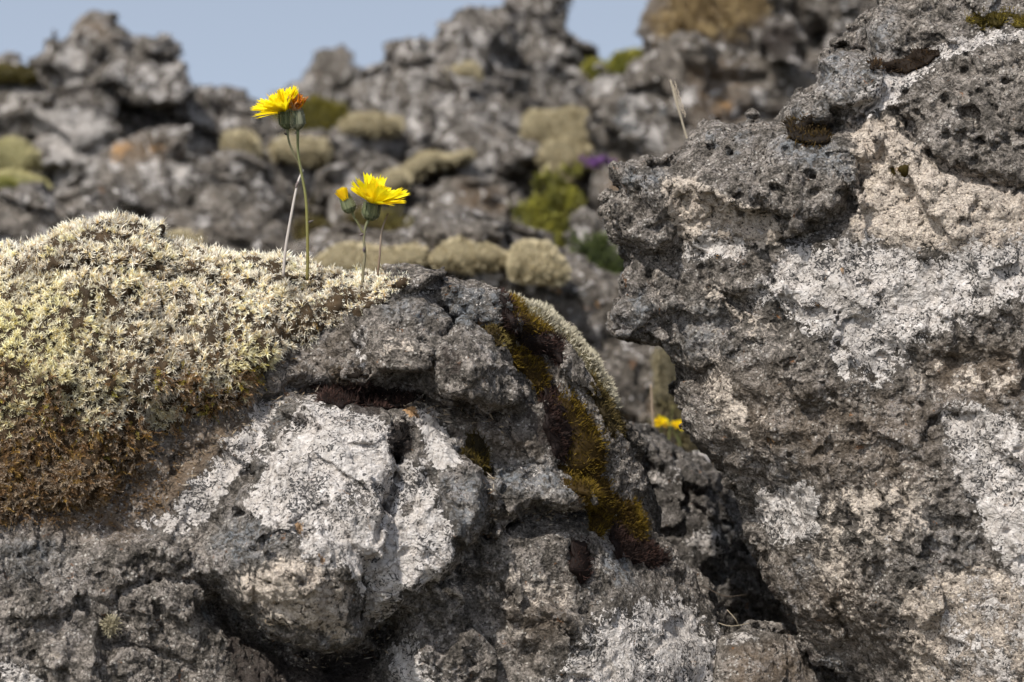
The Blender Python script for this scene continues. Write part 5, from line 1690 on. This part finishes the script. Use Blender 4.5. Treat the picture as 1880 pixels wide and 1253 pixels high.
def far_moss(poly, Yc, label, seed, front, cols=((0.42, 0.35, 0.21), (0.64, 0.55, 0.36)), n=1500, thick=26, length=8, group='pale moss mounds in the lava field', back=140, name='moss_mound', cat='moss', lean=0.5, rough=(5, 5), wob=8, spray=0.45, flat=0.7, slope=0.25):
    return bristle_cushion(poly, thick, n, cols, label, seed, length=length, Yc=Yc, front=lambda U, V: front - (V - np.mean([p[1] for p in poly])) * slope, back=back, cat=cat, name=name, group=group, tips=None, width=3.2, lean=lean, root=0.75, rough=rough, wob=wob, spray=spray, flat=flat)


PALE = ((0.48, 0.40, 0.24), (0.72, 0.62, 0.41))
far_moss([(578, 492), (600, 468), (640, 458), (700, 462), (792, 458), (800, 478), (760, 496), (690, 505), (600, 506)], 2.2, "flat pale moss sheet behind the stems of the hawkweeds", 201, -40, PALE, 2600)
far_moss([(790, 478), (812, 456), (845, 444), (892, 450), (925, 474), (890, 490), (840, 494), (800, 492)], 2.2, "domed pale moss mound right of the hawkweeds", 202, -50, PALE, 2000)
far_moss([(928, 492), (942, 468), (968, 456), (1004, 458), (1034, 478), (1042, 505), (1020, 518), (975, 516), (940, 506)], 2.15, "round pale moss mound nearest the green hollow", 203, -60, PALE, 2000)
far_moss([(968, 240), (978, 216), (1040, 211), (1090, 222), (1106, 240), (1100, 268), (1060, 284), (1010, 270), (980, 262)], 4.1, "largest pale moss mound on a ledge between the outcrops", 204, -60, n=2000)
far_moss([(990, 292), (1004, 276), (1050, 270), (1078, 286), (1066, 308), (1010, 308)], 4.0, "smaller pale moss mound below the largest ledge mound", 205, -60, n=1300)
far_moss([(998, 322), (1008, 312), (1040, 314), (1044, 326), (1010, 332)], 3.9, "tiny pale moss cushion lowest on the ledge between outcrops", 206, -50, n=600)
far_moss([(630, 236), (650, 218), (680, 208), (732, 216), (736, 236), (690, 246), (640, 246)], 4.25, "pale moss cap on the squat boulder left of the central outcrop", 207, -10, n=1500)
far_moss([(500, 285), (512, 266), (548, 258), (598, 268), (604, 290), (550, 296)], 4.05, "pale moss cap on the boulder behind the taller stem", 208, -10, n=1300)
far_moss([(416, 275), (420, 250), (445, 248), (472, 272), (470, 292), (430, 292)], 4.0, "small pale moss hump right of the stacked outcrop", 209, 0, n=1000)
far_moss([(-60, 312), (-20, 265), (20, 258), (60, 278), (70, 305), (30, 318)], 4.2, "upper pale green moss mound at the left picture edge", 210, -40, ((0.42, 0.38, 0.18), (0.68, 0.60, 0.33)), n=1500)
far_moss([(-60, 372), (-20, 338), (40, 322), (82, 336), (84, 360), (30, 378)], 3.6, "lower pale green moss mound at the left picture edge", 211, -40, ((0.40, 0.37, 0.16), (0.66, 0.58, 0.30)), n=1500)
far_moss([(740, 318), (772, 296), (830, 282), (866, 276), (850, 292), (790, 310), (750, 328)], 3.9, "thin pale moss strip under the dark hollow of the outcrop", 212, -60, n=1200, thick=14)
far_moss([(690, 340), (720, 322), (742, 326), (736, 350), (700, 356)], 3.75, "small pale moss patch on the flat slab", 213, -50, n=700, thick=14)
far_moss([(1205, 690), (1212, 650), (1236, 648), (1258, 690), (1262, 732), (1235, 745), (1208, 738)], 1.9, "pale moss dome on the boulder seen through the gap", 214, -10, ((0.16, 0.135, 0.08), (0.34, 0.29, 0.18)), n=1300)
far_moss([(285, 445), (310, 432), (352, 430), (380, 440), (360, 470), (300, 470)], 2.65, "pale moss patch peeping over the carpet's shoulder", 215, -20, PALE, n=1200)
far_moss([(818, 130), (835, 118), (862, 122), (868, 138), (840, 142)], 4.8, "tiny pale moss tuft high on the central crag", 216, -90, n=500, thick=12)

# greenery
GRN = ((0.05, 0.05, 0.018), (0.27, 0.25, 0.065))
far_moss([(415, 265), (418, 212), (432, 203), (470, 225), (520, 205), (575, 190), (640, 196), (644, 226), (600, 262), (480, 285)], 5.6, "yellow green mossy bank below the skyline left of the peak", 220, 0, ((0.11, 0.095, 0.014), (0.24, 0.20, 0.035)), n=3500, group='green growth among the rocks', slope=0.7, wob=12, name='moss_bank', length=10)
far_moss([(1075, 132), (1080, 122), (1120, 116), (1160, 104), (1180, 110), (1160, 140), (1100, 140)], 5.0, "thin green moss bank on the saddle beside the brown outcrop", 221, 20, ((0.15, 0.15, 0.02), (0.36, 0.32, 0.06)), n=1500, group='green growth among the rocks', slope=0.7, wob=12, name='moss_bank', thick=16)
far_moss([(-60, 142), (0, 134), (60, 130), (84, 138), (60, 146), (-60, 154)], 4.75, "olive moss film on the flat shelf at the left", 222, -10, ((0.08, 0.065, 0.015), (0.2, 0.16, 0.04)), n=1300, group='green growth among the rocks', slope=0.7, wob=12, name='moss_bank', thick=12)
far_moss([(1590, -60), (1680, -60), (1640, 20), (1600, 60), (1584, 100), (1588, 30)], 4.2, "dry golden grass slope behind the top of the tall boulder", 227, 60, ((0.28, 0.19, 0.06), (0.55, 0.40, 0.15)), n=2500, group='green growth among the rocks', rough=(22, 18), wob=16, spray=1.1, slope=0.6, flat=0.8, name='dry_grass', cat='grass', length=14, thick=20)
far_moss([(0, 400), (-60, 380), (-50, 350), (30, 345), (70, 360), (40, 378)], 3.4, "green moss fringe under the left moss mounds", 228, -10, ((0.13, 0.13, 0.025), (0.32, 0.30, 0.08)), n=1500, group='green growth among the rocks', slope=0.7, wob=12, name='moss_bank', thick=16)


def shrub(poly, Yc, n, label, seed, c0, c1, leaf=9.0, width=5.0, slope=0.8, name='low_shrub', cat='shrub', group='green growth among the rocks'):
    """many leafy sprigs on thin stems, thinning out towards the edge"""
    rs = np.random.RandomState(seed)
    A = np.asarray(poly, float)
    lo, hi = A.min(0), A.max(0)
    pts = lo + rs.rand(n * 6, 2) * (hi - lo)
    sd = poly_sd(poly, pts[:, 0], pts[:, 1]) + rs.randn(len(pts)) * 9
    nz = noise3(np.c_[pts, np.zeros(len(pts))], 38, seed)
    pts = pts[(sd < 0) & (nz > -0.35)][:n]
    n = len(pts)
    P = np.c_[pts, -(pts[:, 1] - A[:, 1].mean()) * slope + rs.randn(n) * 10]
    D = unit(UP * 0.9 + rs.randn(n, 3) * 0.55 + np.array([0, 0, -0.2]))
    f = np.clip(0.5 + 0.7 * noise3(P, 30, seed + 1) + rs.randn(n) * 0.22, 0, 1)[:, None]
    c = np.array(c0) * (1 - f) + np.array(c1) * f
    b = Bag()
    b.add(*shoots(P, D, 16 + 14 * rs.rand(n), 9, leaf, width, c * 0.7, c, rs, spread=(0.5, 1.3), along=(0.15, 1.0), curl=0.2, tipfrac=0.5))
    roots = np.c_[P[:, 0] + rs.randn(n) * 4, P[:, 1] + 40, P[:, 2] - 4]
    s_, _ = frames(D)
    V = np.stack([roots - s_ * 0.8, roots + s_ * 0.8, P + D * 18], 1).reshape(-1, 3)
    b.add(V, (0.09, 0.06, 0.03), None, np.arange(n * 3).reshape(-1, 3))
    return tag(b.obj(name, M_PLANT, Yc=Yc), label, cat, group)


shrub([(950, 480), (945, 405), (985, 372), (1000, 330), (1062, 318), (1070, 372), (1052, 405), (1060, 480), (1010, 500)], 3.2, 420, "bright yellow green leafy shrub in the hollow between outcrops", 223, (0.10, 0.10, 0.02), (0.40, 0.37, 0.06))
shrub([(1030, 540), (1050, 460), (1100, 440), (1160, 450), (1180, 500), (1170, 570), (1110, 580)], 2.9, 420, "dark green leafy shrub left of the tall boulder", 224, (0.035, 0.05, 0.018), (0.15, 0.18, 0.05))
shrub([(540, 450), (560, 392), (620, 372), (660, 400), (735, 408), (745, 430), (640, 455)], 3.0, 360, "brownish green heath behind the hawkweed stems", 225, (0.08, 0.055, 0.025), (0.26, 0.22, 0.06), leaf=7, width=4)
shrub([(1200, 800), (1225, 755), (1290, 760), (1320, 800), (1320, 900), (1220, 900)], 1.8, 160, "brown and green growth at the bottom of the gap", 229, (0.07, 0.055, 0.03), (0.24, 0.2, 0.09), leaf=10, width=4)
shrub([(1195, 60), (1205, 5), (1240, -40), (1330, -20), (1400, -10), (1415, 30), (1340, 66), (1260, 78)], 3.72, 380, "straw coloured dry grass over the big brown outcrop", 226, (0.22, 0.15, 0.07), (0.52, 0.39, 0.20), leaf=16, width=2.6, name='dry_grass', cat='grass')

# straws caught in the gap
for k, (a_, b_, c_, lab) in enumerate((((1312, 1142), (1345, 1150), (1395, 1140), "thin straw lying across the foot of the gap"), ((1335, 1120), (1352, 1140), (1362, 1166), "short bent straw standing in the foot of the gap"), ((1290, 1075), (1330, 1095), (1372, 1092), "dark twig caught between the two near boulders"))):
    b = Bag()
    tube(b, [(*a_, 0), (*b_, -6), (*c_, 10)], [1.0, 1.1, 0.5], (0.30, 0.25, 0.18) if k < 2 else (0.08, 0.06, 0.045), 6)
    tag(b.obj("dry_straw", M_PLANT, Yc=1.14), lab, "straw", "straws in the gap")


# purple thyme
def thyme(cen, Yc, n, spread, label, seed):
    rs = np.random.RandomState(seed)
    b = Bag()
    for _ in range(n):
        p = np.array([cen[0], cen[1], 0]) + rs.randn(3) * np.array(spread)
        base = np.array([cen[0] + (p[0] - cen[0]) * 0.6, cen[1] + spread[1] * 2.4, p[2] * 0.6])
        tube(b, [base, (base + p) / 2 + rs.randn(3) * 2, p], [1.2, 1.0, 0.8], (0.10, 0.09, 0.03), 5)
        d = unit(rs.randn(7, 3) + np.array([0, -0.6, -0.3]))
        b.add(*shoots(np.tile(p, (7, 1)), d, np.full(7, 2.0), 5, 5.0, 4.2, np.tile([0.17, 0.075, 0.22], (7, 1)), np.tile([0.28, 0.13, 0.36], (7, 1)), rs))
    o = b.obj("thyme_clump", M_PLANT, Yc=Yc)
    return tag(o, label, "flower", "purple thyme clumps")


thyme((1098, 300), 3.05, 20, (11, 5, 10), "purple thyme clump on the brown rock beside the ledge mounds", 301)
thyme((1130, 312), 3.05, 6, (7, 3, 8), "fainter sparse purple thyme right of the larger purple clump", 302)

# the out-of-focus plants in the gap
for cen, label, seed in (((1213, 777), "blurred yellow flower in the gap, nearer the brown stalk", 311), ((1244, 783), "blurred yellow flower in the gap, nearer the tall boulder", 312)):
    rs = np.random.RandomState(seed)
    root = empty("small_hawkweed", to_world((cen[0] + 4, 880, 0), 1.72))
    tag(root, label, "flower", "yellow flowers in the gap")
    b = Bag()
    tube(b, [(cen[0] + 14, 890, 0), (cen[0] + 8, 840, 0), (cen[0], cen[1] + 6, 0)], [1.6, 1.5, 1.8], (0.12, 0.13, 0.045), 6)
    Vw = to_world(np.concatenate(b.V), 1.72)
    o = make_obj("stem", Vw, [np.concatenate(b.Q), np.concatenate(b.T)], M_PLANT, origin=np.array(root.location), cols=np.concatenate(b.C))
    o.location = (0, 0, 0); o.parent = root
    b = Bag()
    ligules(b, (cen[0], cen[1] + 3, 0), (0.1, -0.8, -0.5), 24, rs, 13, 5.5, (10, 70), 3, (0.85, 0.66, 0.01))
    o = make_obj("flower_head", to_world(np.concatenate(b.V), 1.72), [np.concatenate(b.Q)], M_PETAL, origin=np.array(root.location), cols=np.concatenate(b.C))
    o.location = (0, 0, 0); o.parent = root
b = Bag()
tube(b, [(1201, 880, 0), (1200, 800, 0), (1197, 740, 0), (1195, 706, 0)], [2.4, 2.4, 2.2, 1.6], (0.34, 0.26, 0.19), 7)
tag(b.obj("dead_stalk", M_PLANT, Yc=1.5), "blurred pale brown stalk standing in the gap", "stalk", "dead stalks in the gap")
b = Bag()
tube(b, [(1262, 900, 0), (1252, 830, 0), (1225, 765, 0)], [1.2, 1.5, 0.4], (0.14, 0.15, 0.05), 6)
tag(b.obj("grass_tuft", M_PLANT, Yc=1.6), "green grass blade crossing the yellow flowers in the gap", "grass blade", "grass blades in the gap")
b = Bag()
tube(b, [(1222, 900, 0), (1226, 820, 0), (1236, 745, 0)], [1.2, 1.6, 0.4], (0.17, 0.18, 0.06), 6)
tag(b.obj("grass_tuft", M_PLANT, Yc=1.6), "upright green grass blade between the two yellow flowers in the gap", "grass blade", "grass blades in the gap")
far_rock([(1272, 832), (1290, 826), (1304, 832), (1306, 850), (1296, 868), (1280, 862)], 1.62, "tiny white stone behind the dark boulder in the gap", 330, 0, white=[[(1260, 815), (1315, 815), (1315, 875), (1260, 875)]], k=10, amp=(2, 2), h=3, group=None, name='stone')
